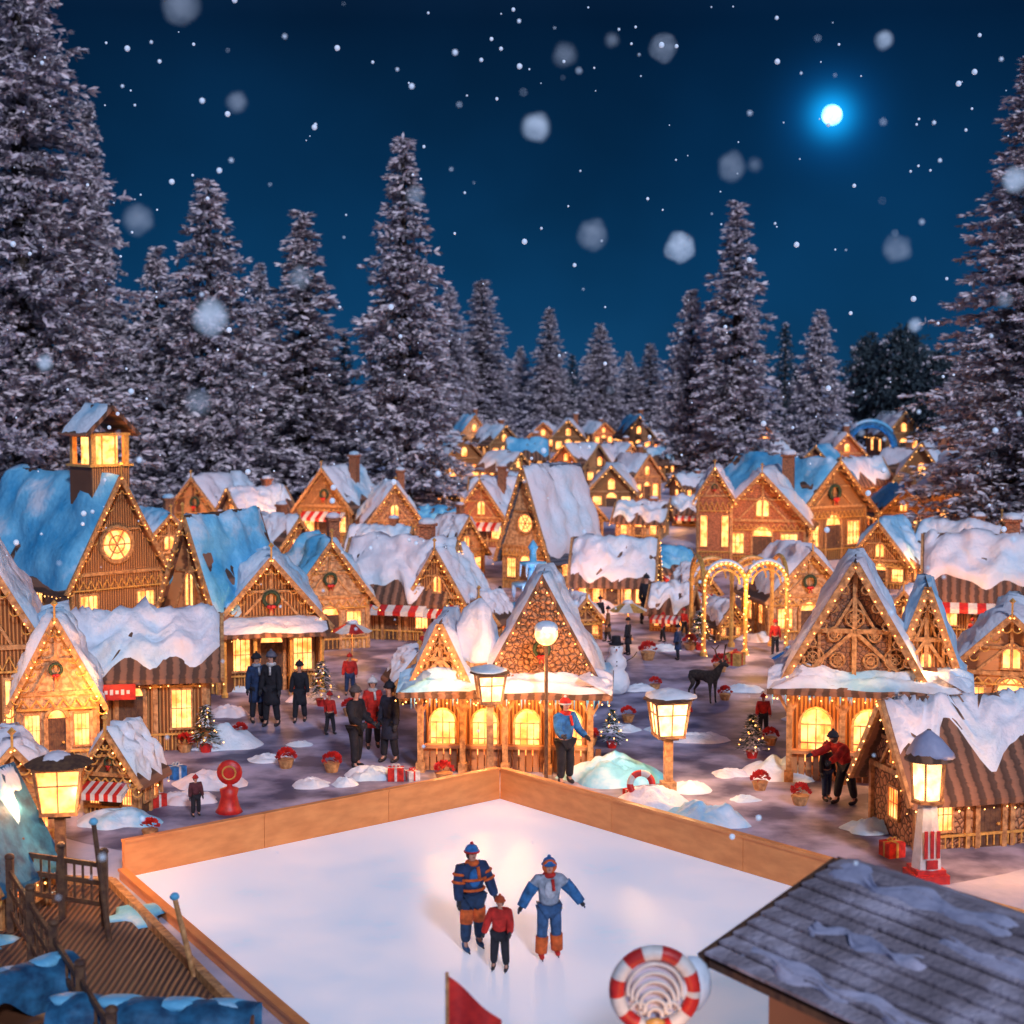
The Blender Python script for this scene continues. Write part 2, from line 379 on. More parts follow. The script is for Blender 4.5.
    if chim:
        cx,cy=(w*.24,d*.55) if gable else (w*.25,d*.55)
        cz=H-rise*.35; m=MB(); m.box((cx,cy,cz+.25*rise),(w*.14,w*.14,rise*.9)); m.box((cx,cy,cz+.72*rise),(w*.18,w*.18,.1)); co=m.build('chimney',W['brick'],ro)
        m=MB(); m.ball((cx,cy,cz+.75*rise+.05),w*.1,6,(1,1,.5)); m.build('snow_cap',W['snow'],co,smooth=True)
    if porch:
        for sx in (-.48,-.18,.18,.48):
            m=MB(); m.lathe([(.10,0),(.10,.1),(.065,.14),(.06,hw*.8-.1),(.09,hw*.8)],(sx*w,-.9,0),8); m.build('porch_post',W['gold'],root)
        m=MB(); fp=lambda a,b_,z:Vector((a,b_,z)); m.prism([(-1.15,hw*.8),(-.02,hw*.98),(-.02,hw*.98+.1),(-1.15,hw*.8+.1)],fp,-w*.56,w*.56); po=m.build('porch_roof',W[roof],root)
        m=MB(); snow_strip(m,fp,-w*.55,w*.55,[(-1.15,hw*.8+.1),(-.02,hw*.98+.1)],.13,16,6,seed+1,.1); m.build('snow_cover',W[snow],po,smooth=True)
    if sign:
        m=MB(); m.box((-w*.12,-over-.16,hw*.78),(1.15,.05,.38)); so=m.build('sign_board',W['red'],root)
        m=MB()
        for i in range(7): m.box((-w*.12-.38+i*.13,-over-.189,hw*.78),(.075,.006,.13 if i%2 else .09))
        m.build('lettering_strokes',W['white'],so)
    if bell:
        tw=w*.36; ty=d*.14; z0=H-rise*.35
        m=MB(); m.box((0,ty,z0+tw*.6),(tw*1.15,tw*1.15,tw*1.2))
        to=m.build('bell_tower',W['wood'],root)
        m=MB(); zb=z0+tw*1.2
        for sx in (-1,1):
            for sy in (-1,1): m.box((sx*tw*.5,ty+sy*tw*.5,zb+tw*.45),(tw*.14,tw*.14,tw*.9))
        m.box((0,ty,zb+.04),(tw*1.3,tw*1.3,.08)); m.box((0,ty,zb+tw*.86),(tw*1.2,tw*1.2,.09))
        for sx in (-.2,.2): m.box((sx*tw,ty-tw*.48,zb+tw*.45),(.04,.04,tw*.8))
        m.build('belfry_posts',W['gold'],to)
        m=MB(); m.box((0,ty,zb+tw*.45),(tw*.7,tw*.7,tw*.8)); m.build('lit_belfry',W['pane'],to)
        m=MB(); zt=zb+tw*.9; f2=lambda a,b_,z:Vector((b_,a+ty,z)); pf=[(-tw*.85,zt-.05),(0,zt+tw*.75),(tw*.85,zt-.05),(tw*.75,zt-.12),(0,zt+tw*.62),(-tw*.75,zt-.12)]
        m.prism(pf,f2,-tw*.75,tw*.75); m.build('tower_roof',W['shingle'],to)
        m=MB(); snow_strip(m,f2,-tw*.73,tw*.73,pf[:3],.12,8,10,3,.1); m.build('snow_cover',W['snow'],to,smooth=True)
        point(root,(0,ty-tw*1.2,zb+tw*.3),40)
    if light:
        P_=light*88*(w/3)**2
        if gable: point(root,(0,-over-.95-.22*w,hw*1.0),P_,lightcol,.3)
        else: point(root,(-w*.22,-over-.95-.22*w,hw*.9),P_,lightcol,.3)
    return root

# ------------------------------------------------------------------ setting
def terrain():
    xs=sorted(set(list(np.linspace(-600,600,41))+list(np.linspace(-60,60,41)))); ys=list(np.linspace(-40,80,13))+list(np.linspace(85,260,36))+list(np.linspace(280,1600,20))
    m=MB(); nx=len(xs)
    vs=[(x,y,TH(x,y)+(0 if y<84 else .5*noise.noise(Vector((x*.05,y*.05,0)))*min(1,(y-84)/30))) for y in ys for x in xs]
    fs=[(j*nx+i,j*nx+i+1,(j+1)*nx+i+1,(j+1)*nx+i) for j in range(len(ys)-1) for i in range(nx-1)]
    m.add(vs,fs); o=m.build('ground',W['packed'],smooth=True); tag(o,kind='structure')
terrain()
pm=mat('snowy_paving', (.50,.47,.64), (.09,.09,.165), .75, .55, .9, lo=.40, hi=.62)
m=MB(); pts=[]
for k in range(72):
    t=2*PI*k/72; R=1+.06*noise.noise(Vector((math.cos(t)*3,math.sin(t)*3,2)))
    pts.append((2+21*math.cos(t)*R, 55+27*math.sin(t)*R,.004))
m.add(pts,[tuple(range(72))]); tag(m.build('plaza',pm,recalc=False),kind='structure')

def mound(px,py,wpx,hpx,dd=.8,mt='snow'):
    p=G(px,py); s=p.y/FPX; R=wpx*s; h=hpx*s; m=MB(); nr,na=14,40; vs=[];fs=[]
    for i in range(nr+1):
        r=i/nr
        for k in range(na):
            t=2*PI*k/na; q=Vector((math.cos(t)*r,math.sin(t)*r,0))
            wob=1+.35*noise.noise(Vector((math.cos(t)*1.5+px,math.sin(t)*1.5,py)))
            hh=h*(1-r**2.2)*(.9+.5*noise.noise(q*2.2+Vector((px,py,0)))+.3*noise.noise(q*6+Vector((px,py,3))))-.02*(i==nr)
            vs.append((q.x*R*wob,q.y*R*dd*wob,max(hh,-.02)))
    for i in range(nr):
        for k in range(na): fs.append((i*na+k,i*na+(k+1)%na,(i+1)*na+(k+1)%na,(i+1)*na+k))
    m.add(vs,fs); o=m.build('snow_bank',W[mt],smooth=True); o.location=p; tag(o,kind='structure')
for a in [(612,778,50,22,.8,'bluepale'),(655,805,42,18),(705,822,45,20,.8,'bluepale'),(782,775,42,18),(215,745,42,20),(228,715,22,10),(372,776,30,10),(345,785,14,8),(210,785,38,14),
          (535,788,26,8),(600,612,30,12),(310,700,28,9),(190,800,30,10),(120,822,40,14,.8,'bluepale'),(870,830,28,12),(745,690,22,6),(590,690,20,12,.8,'bluepale'),(690,790,25,9),
          (665,650,16,6),(760,640,22,8),(560,640,20,8),(470,645,26,10),(405,690,22,9),(920,820,26,10),(745,800,16,5),(300,745,14,4),(440,585,24,8),(240,690,16,8),(640,690,22,6,.6),(700,740,34,7,.6),(620,730,22,7),(800,720,20,6),
          (270,760,26,6,.6),(310,785,22,7),(730,775,20,7),(660,730,16,5),(585,715,14,6)]:
    mound(*a)

# ------------------------------------------------------------------ rink
Fc=Vector((-.26,35.2,0)); RD=Vector((.645,-.764,0)); LD=Vector((-.764,-.645,0)); LR,LL=14.0,8.9
LC=LD*LL; ND=Vector((.50,-.866,0)); NC=LC+ND*13.6; RC=RD*LR
rink=empty('ice_rink',Fc,0,'outdoor skating rink of white ice inside low orange boards','ice rink')
icem,nt,b=new_mat('self_lit_rink_ice'); N=nt.nodes; L=nt.links
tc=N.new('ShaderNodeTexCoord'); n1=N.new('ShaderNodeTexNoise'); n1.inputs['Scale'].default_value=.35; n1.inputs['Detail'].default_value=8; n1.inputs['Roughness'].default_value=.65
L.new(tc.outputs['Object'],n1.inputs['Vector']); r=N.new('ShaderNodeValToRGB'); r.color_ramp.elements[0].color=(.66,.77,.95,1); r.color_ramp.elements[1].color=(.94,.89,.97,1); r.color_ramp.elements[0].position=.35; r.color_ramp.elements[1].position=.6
L.new(n1.outputs['Fac'],r.inputs['Fac']); L.new(r.outputs['Color'],b.inputs['Base Color']); L.new(r.outputs['Color'],b.inputs['Emission Color']); b.inputs['Emission Strength'].default_value=.30  # ice emits on its own, added to brighten it; no lights beneath
n2=N.new('ShaderNodeTexNoise'); n2.inputs['Scale'].default_value=9; n2.inputs['Detail'].default_value=8; mp=N.new('ShaderNodeMapping'); mp.inputs['Rotation'].default_value=(0,0,.6); mp.inputs['Scale'].default_value=(.25,3,1); L.new(tc.outputs['Object'],mp.inputs['Vector']); L.new(mp.outputs['Vector'],n2.inputs['Vector'])
mr=N.new('ShaderNodeMapRange'); mr.inputs['To Min'].default_value=.18; mr.inputs['To Max'].default_value=.5; L.new(n2.outputs['Fac'],mr.inputs['Value']); L.new(mr.outputs['Result'],b.inputs['Roughness'])
zz_=Vector((0,0,.03))
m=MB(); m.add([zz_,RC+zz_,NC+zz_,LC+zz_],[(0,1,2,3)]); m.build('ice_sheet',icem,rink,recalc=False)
def board_side(p0,p1,n,h):
    d=(p1-p0).normalized(); Lg=(p1-p0).length; out=Vector((d.y,-d.x,0))
    if out.dot((p0+p1)/2-(RC+NC+LC)/4)<0: out=-out
    for i in range(n):
        a=p0+d*(Lg*i/n+.006)+out*.05; c=p0+d*(Lg*(i+1)/n-.006)+out*.05
        m=MB(); m.bar(a+Vector((0,0,h/2+.01)),c+Vector((0,0,h/2+.01)),.09,h)
        o=m.build('board_panel',W['board'],rink)
        m=MB(); m.bar(a+Vector((0,0,h+.035)),c+Vector((0,0,h+.035)),.15,.05); m.build('top_rail',W['board'],o)
board_side(Vector((0,0,0)),RC,4,.66); board_side(Vector((0,0,0)),LC,3,.66); board_side(LC,NC,5,.16); board_side(NC,RC,4,.2)

# ------------------------------------------------------------------ lamps
def street_lamp(label,px,base,hpx,lw=34,wood=True,energy=110,ball=False,group='glowing street lanterns',snowc=True):
    p=G(px,base); s=p.y/FPX; H=hpx*s; a=lw*s/2
    root=empty('street_lamp',p,10,label,'street lamp',group)
    m=MB(); pm_='beam' if wood else 'dark'; lh=a*1.9
    if ball:
        m.lathe([(.12,0),(.1,.1),(.045,.2),(.04,H-2*a)],n=10); m.build('post',W['dark'],root)
        m=MB(); m.ball((0,0,H-a),a,10); m.build('globe',W['panehot'],root,smooth=True)
        m=MB(); m.ball((0,0,H-a*.55),a*1.02,9,(1,1,.65)); m.build('snow_cap',W['snow'],root,smooth=True)
        point(root,(0,-a-.2,H-a*1.3),energy*.5,(1,.6,.3)); return
    m.box((0,0,(H-lh*1.4)/2),(a*.42,a*.42,H-lh*1.4)); m.box((0,0,.12),(a*.75,a*.75,.24)); m.box((0,0,H-lh*1.44),(a*.9,a*.9,.06)); m.build('post',W[pm_],root)
    z0=H-lh*1.4
    la=MB()
    la.box((0,0,z0+.03),(a*1.5,a*1.5,.06)); la.box((0,0,z0+lh+.02),(a*2.0,a*2.0,.06))
    for sx in (-1,1):
        for sy in (-1,1): la.bar((sx*a*.68,sy*a*.68,z0+.03),(sx*a*.92,sy*a*.92,z0+lh),.045)
    for ang in range(4):
        c,s_=math.cos(ang*PI/2),math.sin(ang*PI/2); la.bar((c*a*.7,s_*a*.7,z0+.03),(c*a*.9,s_*a*.9,z0+lh),.022)
        nx=Vector((-s_,c,0))*a*.8; cc=Vector((c,s_,0))*a*.8; la.bar(cc-nx+Vector((0,0,z0+lh*.66)),cc+nx+Vector((0,0,z0+lh*.66)),.02)
    lo=la.build('lantern_frame',W['dark'],root)
    g=MB(); g.lathe([(a*.90,z0+.06),(a*1.18,z0+lh)],n=4); g.v=[(x*math.cos(PI/4)-y*math.sin(PI/4),x*math.sin(PI/4)+y*math.cos(PI/4),z) for x,y,z in g.v]; g.build('glass',W['panehot' if snowc else 'pane'],lo)
    c=MB(); c.lathe([(a*1.4,z0+lh+.05),(a*1.25,z0+lh+.09),(a*.5,z0+lh+lh*.26),(a*.12,z0+lh+lh*.30)],n=12); co=c.build('cap',W['dark'],root)
    if snowc:
        c=MB(); c.lathe([(a*1.3,z0+lh+.09),(a*1.3,z0+lh+.13),(a*.9,z0+lh+lh*.24),(a*.45,z0+lh+lh*.33),(a*.05,z0+lh+lh*.38)],n=16,wob=.3)
    else:
        c=MB(); c.lathe([(a*.95,z0+lh*1.12),(a*.5,z0+lh*1.28),(a*.1,z0+lh*1.34)],n=16,wob=.5)
    c.build('snow_cap',W['snow'],co,smooth=True)
    for ang in range(4):
        t=ang*PI/2+.4
        point(root,(math.cos(t)*a*1.8,math.sin(t)*a*1.8,z0+lh*.3),energy/4,(1,.50,.2),.1)
street_lamp('lit lantern on a square wooden post in front of the central stone kiosk',490,792,132,30,energy=190)
street_lamp('lit snow-capped lantern on wooden post on the open plaza right of the rink corner',668,792,108,38,energy=270)
street_lamp('large orange lantern on a dark post at the lower left beside the rink boards',62,908,166,50,False,280,snowc=False)
street_lamp('round globe lamp under a snow cap before the stone gable',546,786,168,24,True,50,True,None)

# ------------------------------------------------------------------ houses
house('timber chapel with a lit bell tower and round clock-like window at the far left',118,645,104,168,44,2.0,.44,True,'wood',rw=True,bell=True,dopt=False,light=1.2,name='chapel',cat='chapel',ragged=.08,snow='bluepale',awn=False)
house('dark steep-gabled timber house right of the chapel, snow on its right slope',192,692,72,176,-28,1.5,.45,True,'plank',light=.9,chim=False,name='timber_house',cat='house',awn=False,snow='bluepale')
house('porch-fronted lit house with golden columns left of the couple in dark coats',272,690,100,132,12,1.1,.56,True,'wood',porch=True,light=1.4,name='porch_house',cat='house')
house('wide lit timber shop with a red sign and arched door at left',132,752,150,128,10,1.5,.66,False,'wood',light=1.4,sign=True,nwin=2,name='shop',cat='shop',awn=False,ragged=.5)
house('small steep cream gable wing standing in front of the red-sign shop',58,766,78,150,14,.9,.5,True,'cream',light=.45,dopt=True,awn=False)
house('tall wooden house cut by the left edge of the picture',-22,765,130,230,16,1.2,.52,True,'wood',light=.8,name='wooden_house',cat='house',awn=False)
house('tiny dark market stall with snow-edged gable beside the lower left lantern',112,815,58,84,-14,.9,.5,True,'dark',light=.9,dopt=False,name='market_stall',cat='stall',awn=True)
house('small brown timber hut with warm front behind the lower left lantern',14,842,84,96,18,1.0,.5,True,'plank',light=1.0,dopt=False,name='hut',cat='hut',awn=False)
house('small blue-roofed hut with an orange beam cut by the lower left edge',-40,935,92,150,-16,1.0,.45,True,'dark',roof='blue',light=.8,snow='bluepale',dopt=False,name='hut',cat='hut',snowt=.03,ragged=.9,awn=False)
house('low snow-laden cottage with a brick chimney behind the porch-fronted house',392,640,96,96,-16,1.3,.5,False,'wood',chim=True,light=1.3,awn=True,ragged=.5)
house('lit cottage with a pale blue snow roof left of the central kiosk',330,650,80,108,22,1.2,.5,True,'cream',light=1.1,chim=True,snow='bluepale',awn=False)
house('narrow gabled cottage directly left of the kiosk turret',438,642,56,92,-20,1.1,.5,True,'wood',light=1.2,awn=True)
house('steep narrow chapel with a snowy peaked roof behind the blue ice fountain',526,590,58,122,-38,1.5,.36,True,'cream',light=1.3,name='chapel',cat='chapel',roof='slate',rw=True,snowt=.35,ragged=.1,awn=False)
house('low golden market hall with wide arch right of the ice fountain',612,612,72,70,-10,1.4,.5,False,'wood',light=1.8,nwin=4,name='market_hall',cat='market hall')
house('blue-roofed timber house with its gable turned right, below the right pines',832,560,92,98,34,1.5,.55,True,'wood',light=1.3,name='timber_house',cat='house',snow='bluepale',awn=False)
house('brick-walled house with a pale snow canopy left of the blue-roofed house',762,566,86,92,-14,1.2,.5,True,'brick',light=1.2,chim=True,name='brick_house',cat='house')
house('tall narrow brick tower house at the left of the right-hand row',714,566,34,98,-8,1.1,.72,True,'brick',light=.6,dopt=False,name='tower_house',cat='house')
house('snowy cottage with warm windows behind the twin-gabled kiosk on its right',985,640,104,100,-14,1.4,.5,False,'wood',light=1.2,chim=True,ragged=.5)
house('cream cottage between the arch pavilion and the twin-gabled kiosk',808,640,80,88,10,1.1,.52,True,'cream',light=1.1)
house('snow-buried cottage at the right edge above the small thatched hut',1010,725,120,110,-18,1.1,.48,True,'plank',light=1.1)
house('small thatched hut with thick snow roof and glowing window at lower right',988,846,156,140,14,1.5,.50,False,'stone',light=.8,snowt=.16,name='hut',cat='hut',nwin=2,ragged=.9,awn=False)
ORD=['first','second','third','fourth','fifth','sixth','seventh','eighth','ninth','tenth','eleventh','twelfth','thirteenth','fourteenth','fifteenth','sixteenth','seventeenth','eighteenth','nineteenth','twentieth']
ORD+=['twenty-'+o for o in ORD[:9]]+['thirtieth']
rows=[('the front back-row below the pines',[(165,590,70),(232,572,60),(300,585,62),(372,580,60),(462,574,46),(676,585,54),(884,590,66),(944,588,66),(1005,585,60)]),
      ('the middle back-row',[(200,535,60),(265,542,54),(330,545,52),(392,548,52),(447,540,46),(486,545,46),(585,540,46),(636,536,50),(690,528,46),(905,540,56),(965,545,60)]),
      ('the upper back-row',[(455,508,42),(498,512,40),(530,500,36),(570,508,42),(612,506,42),(650,506,42),(700,500,38),(770,498,44),(812,490,36),(868,500,42),(925,505,46)]),
      ('the farther row below the forest',[(462,482,38),(496,486,36),(530,476,34),(562,484,38),(598,480,36),(634,484,36),(668,478,36),(745,478,34),(785,474,34),(850,478,36),(890,482,36),(930,486,36)]),
      ('the farthest row under the forest',[(450,462,32),(478,452,30),(508,458,32),(540,452,28),(572,458,32),(604,450,28),(634,458,30),(665,452,28),(708,458,30),(770,454,30),(905,462,34),(945,468,32)])]
walls=['wood','cream','plank','brick','wood','stone']
for rn,(nm,lst) in enumerate(rows):
    for i,(px,base,w) in enumerate(lst):
        g=rnd.random()<.62; wl=walls[(i*5+rn*2)%6]; sn='bluepale' if (i+rn)%5==0 else 'snow'; w*=rnd.uniform(.82,1.12)
        house('small lit %s cottage, %s from the left in %s'%({'wood':'timber','cream':'cream','plank':'plank','brick':'brick','stone':'stone'}[wl],ORD[i],nm),
              px+rnd.uniform(-5,5),base+rnd.uniform(-5,5),w,w*(.9+.5*rnd.random()) if g else w*(.65+.35*rnd.random()),rnd.uniform(-50,50),rnd.uniform(1.0,1.5),rnd.uniform(.42,.58),g,wl,chim=rnd.random()<.5,light=(1.0+.8*rnd.random()) if (rn<2 or i%2) else 0,detail=0 if rn>1 else 1,
              group='cottages in the village rows behind',snow=sn,strings=(i+rn)%2==0,ragged=rnd.uniform(.15,.7))
for i,(px,base,w,yw,wl,lb) in enumerate([(482,640,36,-25,'dark','left of the chapel steps'),(585,640,34,15,'plank','just right of the ice fountain'),(668,632,36,-20,'brick','right of the market hall'),(246,622,40,25,'wood','between the steep timber house and porch house'),
        (418,704,42,18,'dark','left of the central kiosk'),(778,612,40,-15,'wood','behind the arch pavilion'),(700,612,36,20,'cream','left behind the arch pavilion'),(905,640,40,-30,'plank','behind the twin-gabled kiosk'),(955,700,44,20,'wood','right behind the twin-gabled kiosk'),(730,640,30,30,'dark','under the left arch of the pavilion'),(300,628,38,-20,'brick','behind the porch house roof')]):
    house('tiny snow-roofed market stall '+lb,px,base,w,w*1.2,yw,1.0,.5,i%3!=2,wl,light=1.3,dopt=False,name='market_stall',cat='stall',group='tiny market stalls in the lanes',awn=i%2==0,strings=i%2==1,ragged=.5)

# ------------------------------------------------------------------ kiosks
def kiosk(name,label,px,base,w,hbase,d,gables,yaw,turret=None,light=90,posts=4):
    p=G(px,base); root=empty(name,p,yaw,label,'kiosk')
    X=Vector((1,0,0)); Y=Vector((0,1,0))
    m=MB(); m.box((0,d/2+.35,hbase/2),(w*.92,d-.7,hbase)); m.build('wall',W['wood'],root)
    n=posts
    for i in range(n):
        x=-w*.47+w*.94*i/(n-1); m=MB(); m.box((x,.06,hbase/2),(.13,.13,hbase)); m.box((x,.06,.12),(.2,.2,.24))
        m.bar((x,.06,hbase*.72),(x+.28,.06,hbase-.03),.06); m.bar((x,.06,hbase*.72),(x-.28,.06,hbase-.03),.06); m.build('post',W['beam'],root)
    for i in range(n-1):
        x=-w*.47+w*.94*(i+.5)/(n-1); ww=w*.94/(n-1)*.62
        window(root,(x,-.004+.35,hbase*.2),X,-Y,ww,hbase*.42,1,True)
    m=MB(); m.box((0,.12,hbase*.33),(w*.94,.2,.08)); 
    for k in range(int(w/.16)): m.box((-w*.46+.08+k*.16,.2,hbase*.16),(.13,.04,hbase*.3))
    m.build('counter',W['plank'],root)
    m=MB(); o=.38; z=hbase
    def rect(e,zz): return [(-w/2-e,-e,zz),(w/2+e,-e,zz),(w/2+e,d+e,zz),(-w/2-e,d+e,zz)]
    a=rect(o,z-.04); bq=rect(o,z+.08); c=rect(-.35,z+.48)
    m.add(a+bq+c,[(3,2,1,0),(0,1,5,4),(1,2,6,5),(2,3,7,6),(3,0,4,7),(4,5,9,8),(5,6,10,9),(6,7,11,10),(7,4,8,11),(8,9,10,11)]); ro=m.build('skirt_roof',W['shingle'],root)
    m=MB(); fx=lambda a_,b_,zz:Vector((a_,b_,zz)); fy=lambda a_,b_,zz:Vector((b_,a_,zz))
    snow_strip(m,fx,-w/2-o,w/2+o,[(-o-.02,z+.08),(.4,z+.50)],.2,44,12,1.3,.25)
    snow_strip(m,fy,-o,d+o,[(-w/2-o,z+.08),(-w/2+.4,z+.5)],.17,12,8,2.3,.05); snow_strip(m,fy,-o,d+o,[(w/2+o,z+.08),(w/2-.4,z+.5)],.17,12,8,4.3,.05)
    m.build('snow_cover',W['snow'],ro,smooth=True)
    ic=MB()
    for k in range(int(w*6)):
        x=-w/2-o+.1+rnd.random()*(w+2*o-.2); l=.06+.2*rnd.random(); ic.tube((x,-o-.01,z-.03),(x,-o-.01,z-.03-l),.018,.003,5)
    ic.build('icicles',W['bluepale'],ro)
    sb=MB()
    for k in range(int(w*5)): 
        x=-w/2-o+k/(w*5)*(w+2*o); sb.octa((x,-o-.06,z-.08-.05*math.sin(k*.9)**2),.02)
    for gi,(gx,gw,gt,mt,gy,gd) in enumerate(gables):
        fn=lambda a_,b_,zz:Vector((gx+b_,a_,zz)); z0=z+.2; h=gt-z0; hf=gw/2
        m=MB(); m.prism([(-hf,z0),(hf,z0),(0,gt)],fn,gy,gy+gd); go=m.build('gable',W[mt],root)
        pf=[(-hf-.22,z0-.22*h/hf+.12),(0,gt+.16),(hf+.22,z0-.22*h/hf+.12),(hf+.22,z0-.22*h/hf),(0,gt+.003),(-hf-.22,z0-.22*h/hf)]
        m=MB(); m.prism(pf,fn,gy-(.06 if mt=='stone' else .25),gy+gd+.2); r2=m.build('gable_roof',W['shingle'],go)
        m=MB(); snow_strip(m,fn,gy-(.04 if mt=='stone' else .25),gy+gd+.2,pf[:3],.16,14,28,gi*3.1,.1); m.build('snow_cover',W['snow'],r2,smooth=True)
        t=MB(); e=gy-.06
        for (q0,q1,bw) in [((-hf,z0+.05),(hf,z0+.05),.11),((-hf*.55,z0+h*.45),(hf*.55,z0+h*.45),.1),((0,z0),(0,gt),.1),((-hf*.8,z0+.05),(0,z0+h*.45),.08),((hf*.8,z0+.05),(0,z0+h*.45),.08),((-hf*.3,z0+h*.45),(0,z0+h*.75),.06),((hf*.3,z0+h*.45),(0,z0+h*.75),.06),
                           ((-hf*.5,z0),(-hf*.5,z0+h*.45),.07),((hf*.5,z0),(hf*.5,z0+h*.45),.07)]:
            if mt=='stone' and (bw<.11): continue
            t.bar((gx+q0[0],e,q0[1]),(gx+q1[0],e,q1[1]),bw)
        if mt!='stone':
            for sx in (-1,1): t.bar((gx+sx*(hf+.2),gy-.29,z0-.2*h/hf+.05),(gx,gy-.29,gt+.08),.08,.16)
            for k in range(6):
                for sx in (-1,1): t.torus((gx+sx*hf*(1-(k+.6)/6.6),gy-.31,z0+h*(k+.35)/6.6),.10,.022,(1,0,0),(0,0,1),8,4)
            if gw>2.3:
                for (rx,rz,R_) in ((-.62,.22,.24),(.62,.22,.24),(0,.56,.2),(-.25,.2,.16),(.25,.2,.16),(-.3,.42,.15),(.3,.42,.15)):
                    t.torus((gx+rx*hf*.95,e-.03,z0+h*rz),R_,.028,(1,0,0),(0,0,1),14,4); t.torus((gx+rx*hf*.95,e-.03,z0+h*rz),R_*.5,.022,(1,0,0),(0,0,1),10,4)
                    for q in range(4): a_=q*PI/4; dv=Vector((math.cos(a_),0,math.sin(a_)))*R_; cc=Vector((gx+rx*hf*.95,e-.03,z0+h*rz)); t.bar(cc-dv,cc+dv,.018)
        t.build('truss',W['beam'],go)
        if mt=='stone':
            cb=MB(); rr=random.Random(3)
            zz=z0+.1; row=0
            while zz<gt-.12:
                hwid=hf*(1-(zz-z0)/h)-.05; x=-hwid+.05*(row%2)
                while x<hwid:
                    cb.ball((gx+x+rr.uniform(-.03,.03),gy-.005,zz+rr.uniform(-.03,.03)),rr.uniform(.05,.095),5,(1.15,.8,.8)); x+=.155
                zz+=.125; row+=1
            cb.build('cobbles',[W['stone']],go,smooth=True)
            wreath_part(root,(gx,gy-.14,z0+h*.36),.17)
        for sx in (-1,1):
            for k in range(13):
                q=Vector((gx+sx*(hf+.2),gy-.36,z0-.2*h/hf)).lerp(Vector((gx,gy-.36,gt)),k/12); sb.octa(q,.02)
        if mt!='stone' and gw<2.3: window(root,(gx,gy-.004,z0+h*.08),X,-Y,gw*.16,h*.16,0,True)
        point(root,(gx,gy-1.1,z0+h*.25),light*.5)
    sb.build('string_lights',W['bulb'],root)
    if turret:
        tx,ty,tr,tt=turret
        m=MB(); m.lathe([(tr*.8,z+.3),(tr*.8,z+.8)],(tx,ty,0),10); m.build('turret_wall',W['cream'],root)
        m=MB(); m.lathe([(tr,z+.7),(tr*1.05,z+.8),(tr*.85,z+1.2),(tr*.9,z+1.5),(tr*.75,z+1.9),(tr*.4,tt-.1),(.05,tt)],(tx,ty,0),22,.7); m.build('turret_snow',W['snow'],root,smooth=True)
    for k in range(posts-1):
        x=-w*.47+w*.94*(k+.5)/(posts-1); point(root,(x,-.05,hbase*.8),light*.5)
    return root
kiosk('stone_kiosk','central kiosk with steep brown stone gable, white turret and lit counter windows',505,774,4.2,1.85,2.6,[(.85,2.7,4.5,'stone',.1,2.2),(-1.5,1.3,3.4,'wood',.2,2.1)],-4,(-.62,.7,.5,4.0),light=95,posts=5)
kiosk('timber_kiosk','twin-gabled timber kiosk with dark carved front, snowy eaves and lit arched windows at right',868,786,3.75,2.1,3.0,[(-.35,3.1,4.95,'carved',.1,2.4),(1.25,1.5,4.35,'wood',1.0,1.7)],-12,None,light=80,posts=4)

def near_stall():
    n=Vector((.526,-.85)).normalized(); c=Vector((4.05,19.15)); yaw=math.degrees(math.atan2(n.x,-n.y))
    root=empty('slatted_roof_stall',(c.x,c.y,0),yaw,'near stall with grey slatted roof dusted in snow at lower right corner','stall')
    L_=7.0; hf=2.05; zr=3.3; ze=2.5
    m=MB(); m.box((0,-L_/2-.15,1.15),(hf*1.6,L_-.5,2.3)); m.build('wall',W['plank'],root)
    m=MB(); fn=lambda a,b,z:Vector((b,-a,z)); m.prism([(-hf,ze),(0,zr),(hf,ze),(hf,ze-.08),(0,zr-.1),(-hf,ze-.08)],fn,-.15,L_); ro=m.build('roof',W['dark'],root)
    m=MB(); N_=10; rr=random.Random(4)
    for sx in (-1,1):
        for i in range(N_):
            y=.2
            while y>-L_:
                l=rr.uniform(1.0,2.0); t0=i/N_+.004; t1=(i+1)/N_+.012
                za=zr+(ze-zr)*t0+.02; zb=zr+(ze-zr)*t1+.07+rr.uniform(-.006,.012); xa=sx*hf*t0; xb=sx*hf*t1; y1=y-l+.02
                m.hexa([(xa,y,za),(xb,y,zb),(xb,y1,zb),(xa,y1,za),(xa,y,za+.035),(xb,y,zb+.035),(xb,y1,zb+.035),(xa,y1,za+.035)]); y-=l
    m.build('roof_slats',W['rib'],ro)
    m=MB()
    for (u0,u1,a,bb) in [(.0,.22,-.1,2.6),(.45,.62,.5,2.2),(.78,.97,.2,3.0),(.25,.4,2.0,4.5)]:
        snow_strip(m,fn,a,bb,[(-hf*u1,zr+(ze-zr)*u1+.085),(-hf*u0,zr+(ze-zr)*u0+.085)],.05,34,12,u0*9,1.0)
    m.build('snow_patches',W['packed'],ro,smooth=True)
    m=MB(); m.bar((0,.28,zr-.05),(-hf,.28,ze-.05),.08,.2); m.bar((0,.28,zr-.05),(hf,.28,ze-.05),.08,.2); m.build('barge_boards',W['dark'],ro)
    window(root,(-hf*.8-.004,-1.5,.9),(0,-1,0),(-1,0,0),.9,.8,1)
near_stall()

